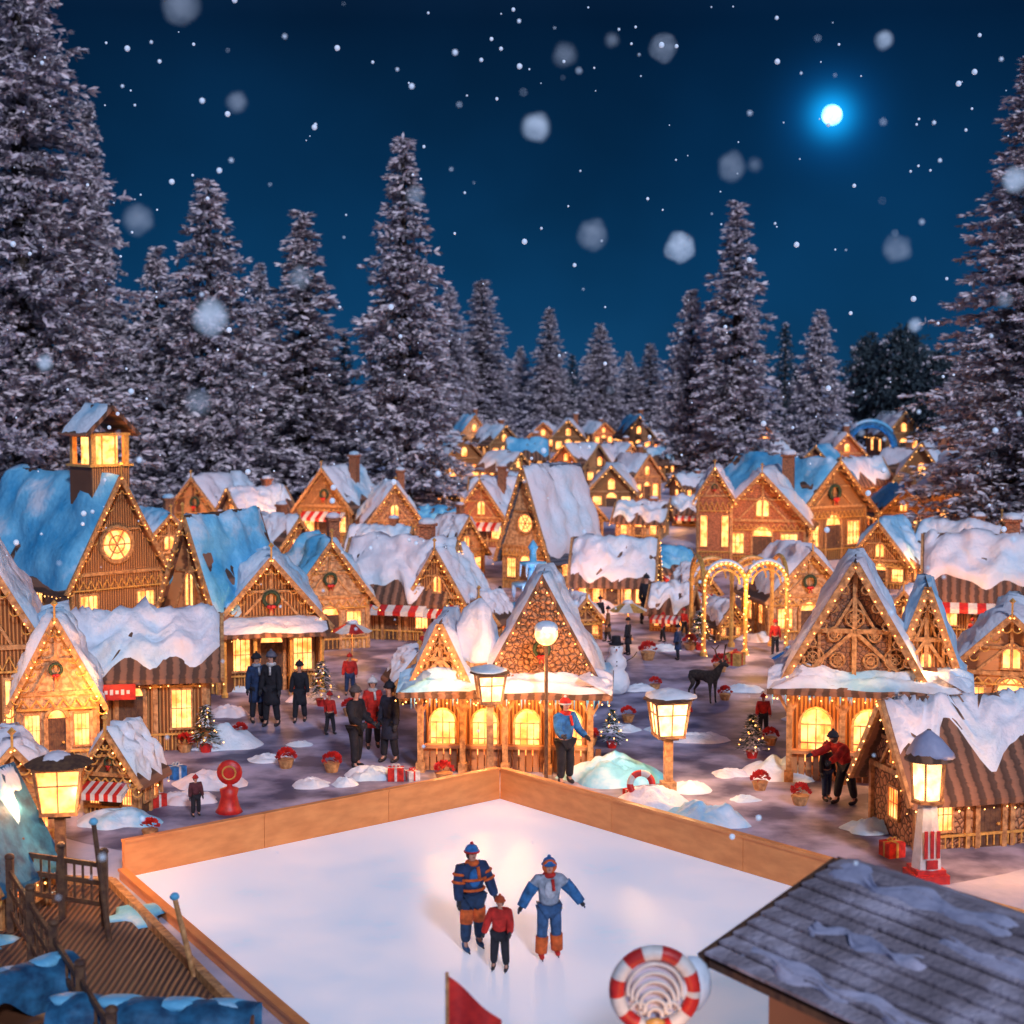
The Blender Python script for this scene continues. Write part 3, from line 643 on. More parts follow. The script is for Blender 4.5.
def candy():
    p=PT(655,990,18); root=empty('candy_ring_sign',(p.x,p.y,0),0,'round red and white striped ring sign with white curls at bottom centre','sign')
    m=MB(); m.box((0,.04,(p.z-.5)/2),(.09,.09,p.z-.5)); m.build('post',W['white'],root)
    m=MB(); m.torus((0,0,p.z),.42,.085,(1,0,0),(0,0,1),40,10,mats=lambda i:(i//3)%2); m.build('striped_ring',[W['red'],W['white']],root,smooth=True)
    m=MB()
    for q in range(6):
        R_=.30-.045*q; m.torus((0,-.02-.012*q,p.z-.10*q*.5),R_,.022,(1,0,0),(0,0,1),16,6,-.2,PI+.2)
    for sx in (-1,1):
        pts=[]
        for k in range(14):
            t=k*.42; r=.11*(1-k/16); pts.append((sx*(.16+r*math.cos(t)),-.06,p.z-.2+r*math.sin(t)))
        m.path(pts,.02,6)
    m.build('curls',W['white'],root,smooth=True)
    m=MB(); m.lathe([(.34,-.02),(.34,.02)],n=20); m.v=[(x,z+.06,y+p.z) for x,y,z in m.v]; m.build('back_disc',W['packed'],root)
    m=MB(); m.ball((0,-.05,p.z-.36),.1,6,(1.2,.6,.7)); m.ball((.1,-.1,p.z-.42),.08,6,(1.2,.6,.7)); m.build('golden_bow',W['gold'],root,smooth=True)
    m=MB(); m.ball((.42,.14,p.z+.02),.24,8,(.9,.8,1.3)); m.build('snow_lump',W['snow'],root,smooth=True)
    point(root,(0,-.7,p.z-.5),18)
    p=PT(447,975,17.5); root=empty('red_pennant',(p.x,p.y,0),0,'bright red triangular pennant on a pole at the bottom edge','pennant')
    m=MB(); m.tube((0,0,0),(0,0,p.z+.03),.022,.02,8); m.build('pole',W['beam'],root)
    m=MB(); vs=[];fs=[]; n=10
    for i in range(n+1):
        t=i/n; x=.58*t; y=.05*math.sin(t*7); z1=p.z-.50*t; z0=p.z-.75+.15*t; 
        if z0>z1: z0=z1-.01
        vs+=[(x,y,z1),(x,y,z0)]
    for i in range(n): fs.append((2*i,2*i+1,2*i+3,2*i+2))
    m.add(vs,fs); m.build('flag_cloth',W['red'],root,smooth=True,recalc=False)
candy()

def pavilion():
    p=G(745,655); s=p.y/FPX; root=empty('arch_pavilion',p,8,'open golden pavilion of round arches wrapped in lights on the right of the plaza','pavilion')
    w=86*s; hp=72*s; R=w/4
    for x in (-w/2,0,w/2):
        for y in (0,w*.6):
            m=MB(); m.lathe([(.13,0),(.13,.12),(.075,.2),(.07,hp-.1),(.11,hp)],(x,y,0),10); m.build('column',W['gold'],root)
    for y in (0,w*.6):
        for x in (-w/4,w/4):
            m=MB(); m.torus((x,y,hp),R,.08,(1,0,0),(0,0,1),14,7,0,PI); m.torus((x,y,hp),R*.7,.035,(1,0,0),(0,0,1),14,5,0,PI)
            for k in range(1,7):
                t=PI*k/7; m.bar((x+R*.7*math.cos(t),y,hp+R*.7*math.sin(t)),(x+R*math.cos(t),y,hp+R*math.sin(t)),.035)
            m.build('arch',W['gold'],root,smooth=False)
    for x in (-w/2,w/2):
        m=MB(); m.torus((x,w*.3,hp),w*.3,.08,(0,1,0),(0,0,1),14,7,0,PI); m.build('arch',W['gold'],root)
    m=MB()
    for x in (-w/4,w/4):
        for k in range(15):
            t=PI*k/14; m.octa((x+R*math.cos(t),-.1,hp+R*math.sin(t)),.035)
    for x in (-w/2,0,w/2):
        for k in range(12): m.octa((x+.09*math.cos(k*1.3),-.09,hp*k/12),.03)
    m.build('string_lights',W['bulb'],root)
    m=MB()
    for x in (-w/4,w/4): m.torus((x,0,hp+.07),R,.07,(1,0,0),(0,0,1),12,6,PI*.2,PI*.8)
    m.build('snow_cover',W['snow'],root,smooth=True)
    point(root,(0,-.8,hp*.8),200)
pavilion()
def fountain():
    p=G(533,616); root=empty('ice_fountain',p,0,'tiered pale blue frozen fountain before the narrow snowy-roofed chapel','fountain')
    m=MB(); m.lathe([(1.1,0),(1.15,.35),(1.0,.4),(.95,.3),(.3,.3),(.22,.9),(.7,1.1),(.72,1.18),(.2,1.2),(.15,1.7),(.45,1.85),(.46,1.92),(.13,1.95),(.1,2.3),(.18,2.45),(.02,2.7)],n=18); m.build('basin_tiers',W['bluepale'],root,smooth=True)
    m=MB()
    for k in range(26):
        t=k*.7; r=.68+.04*math.sin(k*3); m.tube((r*math.cos(t),r*math.sin(t),1.14),(r*math.cos(t)*1.05,r*math.sin(t)*1.05,.5+.3*rnd.random()),.05,.01,5)
        m.tube((.44*math.cos(t),.44*math.sin(t),1.88),(.47*math.cos(t),.47*math.sin(t),1.4+.2*rnd.random()),.04,.01,5)
    m.build('icicles',W['snow'],root,smooth=True); root.scale=(1.15,1.15,1.1)
    point(root,(.2,-1.3,1.2),80,(.2,.5,1))
fountain()
def ice_arch():
    p=G(870,470); s=p.y/FPX; R=24*s; root=empty('ice_arch',p,0,'pale blue rounded arch glowing beneath the dark round trees at far right','arch')
    m=MB(); m.torus((0,0,R*.9),R,R*.16,(1,0,0),(0,0,1),18,8,0,PI)
    for sx in (-1,1): m.tube((sx*R,0,-.5),(sx*R,0,R*.95),R*.18,R*.15,9)
    m.build('arch_ring',W['blue'],root,smooth=True)
    m=MB(); m.torus((0,0,R*.95),R*1.08,R*.10,(1,0,0),(0,0,1),16,7,PI*.2,PI*.8); m.build('snow_cover',W['bluepale'],root,smooth=True)
    point(root,(0,-R*.8,R*.8),150,(.15,.5,1))
ice_arch()
def lantern_house():
    p=G(926,880); s=p.y/FPX; root=empty('lantern_tower',p,8,'slim white tower-shaped lantern on a small red base before the thatched hut','lantern')
    w=38*s; H=156*s
    m=MB(); m.box((0,0,.08),(w*.95,w*.95,.16)); m.box((0,0,.2),(w*.8,w*.8,.1)); m.build('base',W['red'],root)
    m=MB(); m.lathe([(w*.42,.25),(w*.26,H*.52)],n=8); m.build('tower_wall',W['white'],root)
    m=MB(); m.lathe([(w*.46,H*.52),(w*.46,H*.54)],n=8)
    for k in range(6):
        t=2*PI*k/6; m.bar((w*.42*math.cos(t),w*.42*math.sin(t),H*.54),(w*.48*math.cos(t),w*.48*math.sin(t),H*.80),.03)
    m.build('gallery_frame',W['dark'],root)
    m=MB(); m.lathe([(w*.36,H*.545),(w*.42,H*.80)],n=10); m.build('glass',W['panehot'],root)
    m=MB(); m.lathe([(w*.66,H*.80),(w*.55,H*.83),(w*.15,H*.95),(w*.05,H)],n=10); m.build('cap',W['shingle'],root)
    m=MB(); m.lathe([(w*.60,H*.82),(w*.58,H*.85),(w*.35,H*.94),(w*.03,H*1.0)],n=16,wob=.3); m.build('snow_cap',W['packed'],root,smooth=True)
    m=MB()
    for sx in (-1,0,1): m.box((sx*w*.17,-w*.38,.72),(w*.09,.03,.5))
    m.box((0,-w*.40,.36),(w*.3,.04,.16)); m.build('red_stripes',W['red'],root)
    for t in (-2.2,-1,.4,2): point(root,(w*.85*math.cos(t),w*.85*math.sin(t),H*.62),26)
lantern_house()
def umbrella(label,px,py,hpx,c):
    p=G(px,py); s=p.y/FPX; H=hpx*s; root=empty('market_umbrella',p,rnd.uniform(0,90),label,'market umbrella','small market umbrellas')
    m=MB(); m.tube((0,0,0),(0,0,H),.03,.025,8); m.lathe([(.2,0),(.18,.08),(.05,.1)],n=10); m.build('pole',W['beam'],root)
    m=MB(); n=8; R=H*.5; vs=[(0,0,H)]; 
    for k in range(n*2):
        t=PI*k/n; r_=R*(1 if k%2==0 else .93); vs.append((r_*math.cos(t),r_*math.sin(t),H*.76-(.04 if k%2 else 0)))
    for k in range(n*2): 
        m.cur=(k//2)%2; m.add([vs[0],vs[1+k],vs[1+(k+1)%(2*n)]],[(0,1,2)])
    m.build('canopy',[cloth(c),W['white']],root,recalc=False)
    m=MB(); m.lathe([(R*.3,H*.94),(R*.2,H*1.01),(.02,H*1.03)],n=12,wob=.4); m.build('snow_cap',W['snow'],root,smooth=True)
    point(root,(0,-R*.5,H*.6),30)

# ------------------------------------------------------------------ trees
def tree_mesh(name, H, R, seed, levels, per, dens, snow=.5, dark=False, ball=False):
    r=np.random.RandomState(seed); V=[];F=[];MI=[]
    def quad(c,d,u,l,w,mi):
        o=len(V); side=np.cross(d,u); nn=np.linalg.norm(side); side=side/(nn+1e-6)*w/2
        V.extend([c-side*.5,c+side*.5,c+d*l*.6+side,c+d*l,c+d*l*.6-side]); F.append((o,o+1,o+2,o+3,o+4)); MI.append(mi)
    for i in range(levels):
        f=(i+.5)/levels; z=H*(.04+.955*f**.93); lump=.78+.42*r.rand(); Lm=R*((1-f)**.80)*lump+.12
        if ball: z=H*(.12+.86*f); Lm=R*math.sqrt(max(.02,1-(2*f-1)**2))*lump
        nb=max(4,int(per*(.45+.55*(1-f)))) if not ball else per
        off=r.rand()*6.28
        for k in range(nb):
            a=off+6.283*k/nb+r.normal()*.25; L=Lm*(.55+.62*r.rand()); dr_=.14+.34*(1-f)*r.rand()
            zc=z+r.normal()*H/levels*.6
            nc=max(2,int(L*dens)); bs=r.rand()
            for j in range(nc):
                t=(j+.6)/nc; 
                if t<.18 and r.rand()<.6: continue
                rad=L*t; zz=zc-dr_*L*t**1.3+.10*L*max(0,t-.75)
                lat=r.normal()*.16*L*(1-.5*t)
                c=np.array([math.cos(a)*rad-math.sin(a)*lat, math.sin(a)*rad+math.cos(a)*lat, zz])
                od=np.array([math.cos(a),math.sin(a),-.25])
                sc=.55+.5*r.rand()
                for q in range(3):
                    d=od+r.normal(size=3)*np.array([.55,.55,.35]); d/=np.linalg.norm(d)
                    quad(c,d,np.array([r.normal()*.8,r.normal()*.8,1.]),.66*sc,.19*sc,0)
                d=np.array([r.normal()*.3,r.normal()*.3,-1.]); d/=np.linalg.norm(d); quad(c,d,od,.42*sc,.16*sc,0)
                if r.rand()<snow*(.5+.8*t)*(.55+.9*bs):
                    for q in range(4):
                        d=od+r.normal(size=3)*np.array([.7,.7,.45]); d/=np.linalg.norm(d)
                        quad(c+np.array([0,0,.05])+od*.08,d,np.array([r.normal()*1.1,r.normal()*1.1,.6]),.50*sc,.20*sc,1)
    me=bpy.data.meshes.new(name); me.from_pydata([tuple(v) for v in V],[],F)
    me.materials.append(W['needled' if dark else 'needle']); me.materials.append(W['frost']); me.polygons.foreach_set('material_index',MI); me.update(); return me
def trunk_mesh(H,R):
    m=MB(); m.tube((0,0,-.5),(0,0,H*.5),.018*H,.011*H,8); m.tube((0,0,H*.5),(0,0,H*.985),.011*H,.002*H,7)
    for i in range(44):
        f=(i+1)/46; z=H*(.05+.9*f); a=i*2.4; L=R*(1-f)**.85*.8; m.tube((0,0,z),(math.cos(a)*L,math.sin(a)*L,z-.2*L),.004*H*(1-f)+.01,.01,4)
    o=m.build('trunk',W['bark']); me=o.data; bpy.data.objects.remove(o); return me
PR={'tall':(tree_mesh('crown_tall',24,3.4,1,54,16,3.0,1.1),24,3.4),'mid':(tree_mesh('crown_mid',20,4.2,2,44,17,2.7,1.1),20,4.2),
    'slim':(tree_mesh('crown_slim',22,2.8,3,50,14,3.3,1.1),22,2.8),'big':(tree_mesh('crown_big',38,5.6,4,76,20,2.9,.85),38,5.6),
    'dark':(tree_mesh('crown_dark',20,3.6,6,42,14,2.4,.25,True),20,3.6),'round':(tree_mesh('crown_round',10,5.5,9,26,22,2.0,.06,True,True),10,5.5)}
TR={k:trunk_mesh(v[1],v[2]) for k,v in PR.items()}
def tree(label,px,base,top,hw,kind,group='snow-laden spruces behind the village',name='spruce_tree'):
    p=G(px,base); s=p.y/FPX; H=(base-top)*s; R=hw*s*1.15; me,h0,r0=PR[kind]
    root=empty(name,p-Vector((0,0,.3)),rnd.uniform(0,360),label,'tree',group); root.scale=(R/r0,R/r0,H/h0)
    c=bpy.data.objects.new('crown',me); COL.objects.link(c); c.parent=root
    t=bpy.data.objects.new('trunk',TR[kind]); COL.objects.link(t); t.parent=root
tree('enormous snow-dusted spruce at the left edge, its top out of the picture',28,530,-150,110,'big',None)
tree('tall spruce half hidden beyond the enormous left spruce',95,505,100,52,'big')
tree('broad frosted spruce standing right of the huge left spruce',212,512,180,78,'mid')
tree('shorter frosted spruce between the huge left spruce and the broad one',160,505,245,56,'mid')
tree('pointed frosted spruce left of the tallest middle-left spruce',305,505,212,54,'slim')
tree('tallest slender frosted spruce left of centre with a sharp tip',405,510,135,58,'tall')
tree('frosted spruce right of centre with a needle-sharp top',735,482,203,44,'slim')
tree('shaggy spruce touching the left side of the sharp right-of-centre spruce',690,476,288,42,'mid')
tree('huge warm-lit frosted spruce at the right edge',1022,570,55,106,'big',None)
tree('round-topped frosted spruce left of the dark right woodland',818,468,308,38,'mid')
bt=[(345,480,330,28,'dark'),(262,490,262,38,'mid'),(122,495,315,38,'mid'),(450,445,285,34,'mid'),(482,440,278,38,'tall'),(520,432,345,22,'mid'),(549,436,306,26,'tall'),(572,425,352,18,'dark'),(600,436,322,32,'mid'),(628,432,350,20,'mid'),(650,436,342,22,'slim'),(784,445,320,22,'dark'),
    (962,472,350,34,'mid')]
for i,a in enumerate(sorted(bt)):
    tree('%s spruce, %s from the left in the second line of trees'%('dark bare green' if a[4]=='dark' else 'small frosted',ORD[i]),*a)
tree('tall dark round-crowned tree left in the far right woodland',868,452,330,30,'round','dark round trees at far right','round_tree')
tree('broad dark round-crowned tree in the middle of the far right woodland',902,455,322,42,'round','dark round trees at far right','round_tree')
tree('lower dark round-crowned tree right in the far right woodland',940,460,345,34,'round','dark round trees at far right','round_tree')
fx=[(20+i*52+rnd.uniform(-12,12)) for i in range(20)]
for i,x in enumerate(fx):
    tree('distant spruce, %s from the left along the far skyline'%ORD[i],x,414+rnd.uniform(-3,3),rnd.uniform(338,372),rnd.uniform(19,28),'dark' if i%3==0 else 'mid','distant spruces on the skyline')

# ------------------------------------------------------------------ people
def skin(name, verts, edges, rad, mt, parent, sub=1, root=0):
    me=bpy.data.meshes.new(name); me.from_pydata([tuple(v) for v in verts],edges,[]); o=bpy.data.objects.new(name,me); COL.objects.link(o)
    md=o.modifiers.new('skin','SKIN'); sv=me.skin_vertices[0].data
    for i,r in enumerate(rad): sv[i].radius=r if isinstance(r,tuple) else (r,r)
    sv[root].use_root=True
    sm=o.modifiers.new('sub','SUBSURF'); sm.levels=sub; sm.render_levels=sub
    dg=bpy.context.evaluated_depsgraph_get(); dg.update(); ev=o.evaluated_get(dg); nm=bpy.data.meshes.new_from_object(ev); 
    bpy.data.objects.remove(o); nm.materials.clear(); nm.materials.append(mt); nm.polygons.foreach_set('use_smooth',[True]*len(nm.polygons))
    q=bpy.data.objects.new(name,nm); COL.objects.link(q); q.parent=parent; return q
def person(label,px,py,hpx,yaw,jac,tro,hat,arms=((.15,.05,.2),(.15,.05,.2)),legs=(.08,-.08),lean=0,coat=False,scarf=None,boot=None,skates=False,z=0,group=None,detail=True,pom=None,stripe=None,bulk=1.0,panel=None,gaiter=None,hood=None,sleeve=None):
    p=G(px,py); s=p.y/FPX; H=hpx*s; root=empty('person',p+Vector((0,0,z)),yaw,label,'person',group)
    V=lambda x,y,zz:Vector((x,y,zz))*H
    def ln(v):
        v=Vector(v); 
        if v.z>.5*H and lean: 
            dz=v.z-.5*H; v=Vector((v.x,v.y-math.sin(lean)*dz+ (v.y)*(math.cos(lean)-1),.5*H+math.cos(lean)*dz))
        return v
    pel=V(0,0,.52); wai=ln(V(0,0,.62)); che=ln(V(0,0,.73)); nb=ln(V(0,0,.815)); nk=ln(V(0,-.006,.85)); jw=ln(V(0,-.018,.885)); sk=ln(V(0,-.004,.935)); tp=ln(V(0,0,.972))
    sh,el,wr,hd=[],[],[],[]
    for i,sg in enumerate((-1,1)):
        a,f,b_=arms[i]; S=ln(V(sg*.098*bulk,0,.785)); f0=f+lean*.3
        d1=Vector((sg*math.sin(a),-math.sin(f0)*math.cos(a),-math.cos(a)*math.cos(f0))); E=S+d1*.165*H
        f1=f0+b_; d2=Vector((sg*math.sin(a)*.8,-math.sin(f1)*math.cos(a),-math.cos(a)*math.cos(f1))).normalized(); Wv=E+d2*.145*H
        sh.append(S); el.append(E); wr.append(Wv); hd.append((Wv+d2*.05*H,d2))
    hp,kn,an=[],[],[]
    for i,sg in enumerate((-1,1)):
        l=legs[i]; Hh=V(sg*.05*bulk,0,.50); K=Vector((sg*.060*bulk*H,-math.sin(l+.06)*.235*H,.50*H-math.cos(l)*.225*H)); A=Vector((sg*.072*bulk*H,-math.sin(l)*.44*H,.05*H)); hp.append(Hh);kn.append(K);an.append(A)
    vs=[pel,wai,che,nb,nk,jw,sk,tp]; ed=[(i,i+1) for i in range(7)]; rd=[.055,.052,.06,.034,.026,.038,.054,.036]
    for i in range(2):
        o=len(vs); vs+=[sh[i],el[i],wr[i],hd[i][0]]; ed+=[(2,o),(o,o+1),(o+1,o+2),(o+2,o+3)]; rd+=[.032,.024,.017,.018]
        o=len(vs); vs+=[hp[i],kn[i],an[i],an[i]+V(0,-.07,-.025)]; ed+=[(0,o),(o,o+1),(o+1,o+2),(o+2,o+3)]; rd+=[.05,.034,.024,.02]
    skin('body',vs,ed,[r*H for r in rd],W['skin'],root,1)
    vs=[pel-V(0,0,.015),wai,che,nb]; ed=[(0,1),(1,2),(2,3)]; rd=[(.096,.072),(.092,.070),(.106,.078),(.048,.048)]
    for i in range(2):
        o=len(vs); vs+=[sh[i],el[i],wr[i]]; ed+=[(2,o),(o,o+1),(o+1,o+2)]; rd+=[(.054,.054),(.044,.044),(.036,.036)]
    jo=skin('jacket',vs,ed,[(a*H*bulk,b*H*bulk) for a,b in rd],cloth(jac),root,2 if detail else 1)
    if sleeve:
        for i in range(2):
            m=MB(); m.tube(sh[i].lerp(el[i],.35),el[i],.054*H*bulk,.047*H*bulk,12); m.tube(el[i],wr[i],.047*H*bulk,.039*H*bulk,12); m.ball(el[i],.047*H*bulk,8); m.build('sleeve',cloth(sleeve),jo,smooth=True)
    if coat:
        m=MB(); m.lathe([(.085*H,.56*H),(.10*H,.48*H),(.115*H,.36*H),(.12*H,.30*H),(.11*H,.30*H)],n=14); m.v=[(x,y*.8,z_) for x,y,z_ in m.v]; m.build('coat_skirt',cloth(jac),root,smooth=True)
    if stripe:
        m=MB()
        for zz,rr in ((.585,.098),(.69,.110)): m.torus((0,0,zz*H),rr*H*bulk,.018*H,(1,0,0),(0,.78,0),18,6)
        for i in range(2):
            for tt in (.3,.75):
                q=sh[i].lerp(el[i],tt); dd=(el[i]-sh[i]).normalized(); aa=dd.cross(Vector((0,1,0))).normalized(); bb=dd.cross(aa); m.torus(q,.046*H*bulk,.014*H,aa,bb,12,5)
        m.build('jacket_stripes',cloth(stripe),jo,smooth=True)
    if panel:
        m=MB(); m.ball(V(0,-.060*bulk,.70),.075*H,8,(.85,.36,1.25)); m.build('chest_panel',cloth(panel),jo,smooth=True)
    vs=[pel]; ed=[]; rd=[.076]
    for i in range(2):
        o=len(vs); vs+=[hp[i]-V(0,0,.02),kn[i],an[i]+V(0,0,.02)]; ed+=[(0,o),(o,o+1),(o+1,o+2)]; rd+=[.062,.052,.043]
    to_=skin('trousers',vs,ed,[r*H*(1+(bulk-1)*.8) for r in rd],cloth(tro),root,1)
    if gaiter:
        for i in range(2):
            m=MB(); q0=kn[i].lerp(an[i],gaiter[1]); q1=kn[i].lerp(an[i],gaiter[2]); m.tube(q0,q1,.054*H*bulk,.050*H*bulk,12); m.build('leg_panel',cloth(gaiter[0]),to_,smooth=True)
    for i in range(2):
        A=an[i]; skin('boot',[A+V(0,.012,.05),A+V(0,.012,-.018),A+V(0,-.05,-.024),A+V(0,-.10,-.028)],[(0,1),(1,2),(2,3)],[.042*H,.034*H,.030*H,.022*H],cloth(boot) if boot else W['leather'],root,1)
        if skates:
            m=MB(); m.box((A.x,A.y-.035*H,.006*H+.004),(.008*H,.17*H,.018*H)); m.build('skate_blade',W['iron'],root)
    if detail:
        for i in range(2):
            c,d=hd[i]; w0=wr[i]; side=Vector((0,-1,0))-d*Vector((0,-1,0)).dot(d); side.normalize()
            m=MB(); m.tube(w0-d*.01*H,w0+d*.045*H,.021*H,.023*H,8)
            for q in range(4):
                o_=side*(q-1.5)*.012*H; l=(.036,.042,.040,.032)[q]*H; k0=w0+d*.043*H+o_; k1=k0+d*l*.55; inn=Vector((-1 if i else 1,0,0)); k2=k1+(d*.7+inn*.6)*l*.5
                m.tube(k0,k1,.0075*H,.0066*H,6); m.tube(k1,k2,.0066*H,.005*H,6)
            t0=w0+d*.012*H+side*.018*H; t1=t0+(side*.8+d*.6)*.022*H; m.tube(t0,t1,.009*H,.008*H,6); m.tube(t1,t1+d*.02*H,.008*H,.006*H,6)
            m.build('glove',cloth((.05,.05,.06)),root,smooth=True)
        m=MB()
        for sg in (-1,1): m.ball(sk+V(sg*.021,-.05,-.004),.006*H,6)
        m.build('eyes',W['eye'],root)
        m=MB(); m.ball(sk+V(0,-.056,-.02),.010*H,6,(.8,1.2,1.3)); m.build('nose',W['skin'],root,smooth=True)
        m=MB(); m.ball(sk+V(0,-.047,-.042),.012*H,6,(1.2,.4,.3)); m.build('mouth',cloth((.45,.12,.1)),root)
        m=MB(); m.ball(sk+V(0,.018,-.012),.058*H,8,(1,.9,1.15)); m.build('hair',cloth((.07,.04,.025)),root,smooth=True)
    if hood:
        m=MB(); m.torus(sk+V(0,-.02,-.012),.056*H,.020*H,(1,0,0),(0,-.25,1.05),18,7); m.ball(sk+V(0,.018,-.02),.068*H,8,(1,.8,1.1)); m.build('hood',cloth(hood),root,smooth=True)
    m=MB(); c=sk+V(0,.004,.012); r_=.066*H
    m.lathe([(r_*1.06,-.012*H),(r_*1.08,.008*H),(r_*1.0,.012*H),(r_*.95,.03*H),(r_*.75,.05*H),(r_*.4,.064*H),(r_*.08,.068*H)],c,14); ho=m.build('hat',cloth(hat),root,smooth=True)
    m=MB(); m.torus(c+V(0,0,-.004),r_*1.05,.011*H,(1,0,0),(0,1,0),14,6); m.build('hat_cuff',cloth(pom or tuple(x*.8 for x in hat)),ho,smooth=True)
    m=MB(); m.ball(c+V(0,0,.075),.018*H,7); m.build('pompom',cloth(pom or hat),ho,smooth=True)
    if scarf:
        m=MB(); m.torus(nb+V(0,-.004,.018),.044*H,.026*H,(1,0,0),(0,1,0),14,7); m.bar(nb+V(.02,-.078*bulk,.0),che+V(.03,-.096*bulk,-.03),.03*H,.012*H); m.build('scarf',cloth(scarf),root,smooth=True)
    return root
NAVY=(.02,.05,.14); BLK=(.02,.02,.03); RED=(.7,.03,.02); ORG=(.90,.16,.03); GRY=(.40,.46,.56); WHT=(.75,.75,.75); BLU=(.03,.20,.55); BRN=(.2,.1,.05)
person('adult skater in navy jacket with orange stripes and blue hat, left on the ice',472,950,107,25,NAVY,(.02,.055,.13),BLU,arms=((.16,.1,.3),(.32,.2,.1)),legs=(.10,-.08),skates=True,z=.034,stripe=ORG,scarf=ORG,pom=RED,boot=(.04,.12,.26),bulk=1.25,panel=BLU,gaiter=(ORG,-.55,.05))
person('child skater in a bright red jacket and dark trousers between the two others',500,972,77,-10,RED,BLK,(.7,.1,.03),arms=((.3,.15,.3),(.15,.3,.8)),legs=(-.04,.05),skates=True,z=.034,pom=ORG,bulk=1.25)
person('skater with pale grey torso, blue sleeves and red lower legs, arms held out, right',549,958,102,8,GRY,(.05,.14,.32),BLU,arms=((.62,.1,.1),(.75,.1,.05)),legs=(.10,-.10),skates=True,z=.034,scarf=RED,boot=RED,pom=BLU,bulk=1.22,panel=(.62,.66,.74),gaiter=(ORG,.25,.98),hood=ORG,sleeve=(.04,.20,.48))
person('person in a dark navy coat, left of the couple by the porch house',257,722,70,20,NAVY,BLK,BLK,coat=True,scarf=GRY)
person('person in a long black coat, right of the couple by the porch house',272,726,76,-20,BLK,BLK,(.15,.15,.2),coat=True,scarf=WHT)
person('person in black jacket at the left of the group beside the central kiosk',356,768,84,60,BLK,BLK,(.12,.1,.1),arms=((.1,.3,.9),(.1,.2,.8)),bulk=1.1)
person('person in red coat and white hat within the group beside the kiosk',373,748,72,10,RED,BLK,WHT,coat=True,scarf=WHT)
person('person in long dark coat at the right of the group beside the kiosk',390,762,82,-40,(.025,.03,.06),BLK,BLK,coat=True)
person('child in red jacket behind the group beside the kiosk',350,695,42,0,RED,NAVY,RED,detail=False,bulk=1.2)
person('person in blue jacket with red and white hat between the kiosk and the snow bank',565,784,88,30,BLU,BLK,RED,arms=((.2,.5,.9),(.25,.3,.8)),pom=WHT,scarf=RED,bulk=1.12)
person('person in red jacket bending forward at the front of the twin-gabled kiosk',846,804,82,-60,RED,BLK,BLK,arms=((.2,.9,.3),(.2,.8,.3)),lean=.55,legs=(.18,-.15),bulk=1.15)
person('dark clad person behind the bending red-jacketed one',826,800,60,30,BLK,NAVY,(.3,.05,.04))
person('tall dark figure walking on the far plaza near the market hall',646,624,50,160,BLK,BLK,BLK,legs=(.2,-.2),coat=True,detail=False)
person('small child in red hat and dark coat by the left snow banks',196,816,42,30,(.12,.03,.04),BLK,RED,bulk=1.2)
person('child in red beside the left post of the twin-gabled kiosk',763,735,42,0,RED,BLK,RED,detail=False,bulk=1.2)
person('person in red top standing before the red-sign shop',138,790,44,20,RED,BRN,(.5,.4,.3),detail=False,bulk=1.2)
base={}
cols=[NAVY,BLK,BRN,RED]
far=[(622,606,34,0),(632,598,34,1),(608,642,36,2),(663,642,30,3),(684,636,28,3),(655,600,32,1),(700,604,30,3),(470,602,30,1),(484,606,30,3),(455,608,28,0),(575,618,28,3),(690,596,28,2),(884,645,34,3),(940,655,36,3),(972,650,32,3),(440,600,28,3),
     (642,612,34,0),(600,630,34,1),(628,655,38,1),(590,606,30,0),(500,614,28,1),(668,612,30,1),(678,660,36,0),(712,628,32,1),(775,655,36,3),(300,722,62,1),(330,735,44,3),(425,668,40,3)]
nms=['navy','black','brown','red']
for i,(x,y,h,c) in enumerate(sorted(far)):
    lb='far person in %s coat, %s from the left among the strollers behind the kiosks'%(nms[c],ORD[i]); g_='distant strollers'
    if c not in base: base[c]=(person(lb,x,y,h,rnd.uniform(0,360),cols[c],BLK,cols[c] if c==3 else BLK,coat=c<3,detail=False,group=g_,legs=(.15,-.15)),h*G(x,y).y)
    else:
        b0,s0=base[c]; q=G(x,y); dup(b0,q,rnd.uniform(0,6.28),lb,g_,h*q.y/s0)

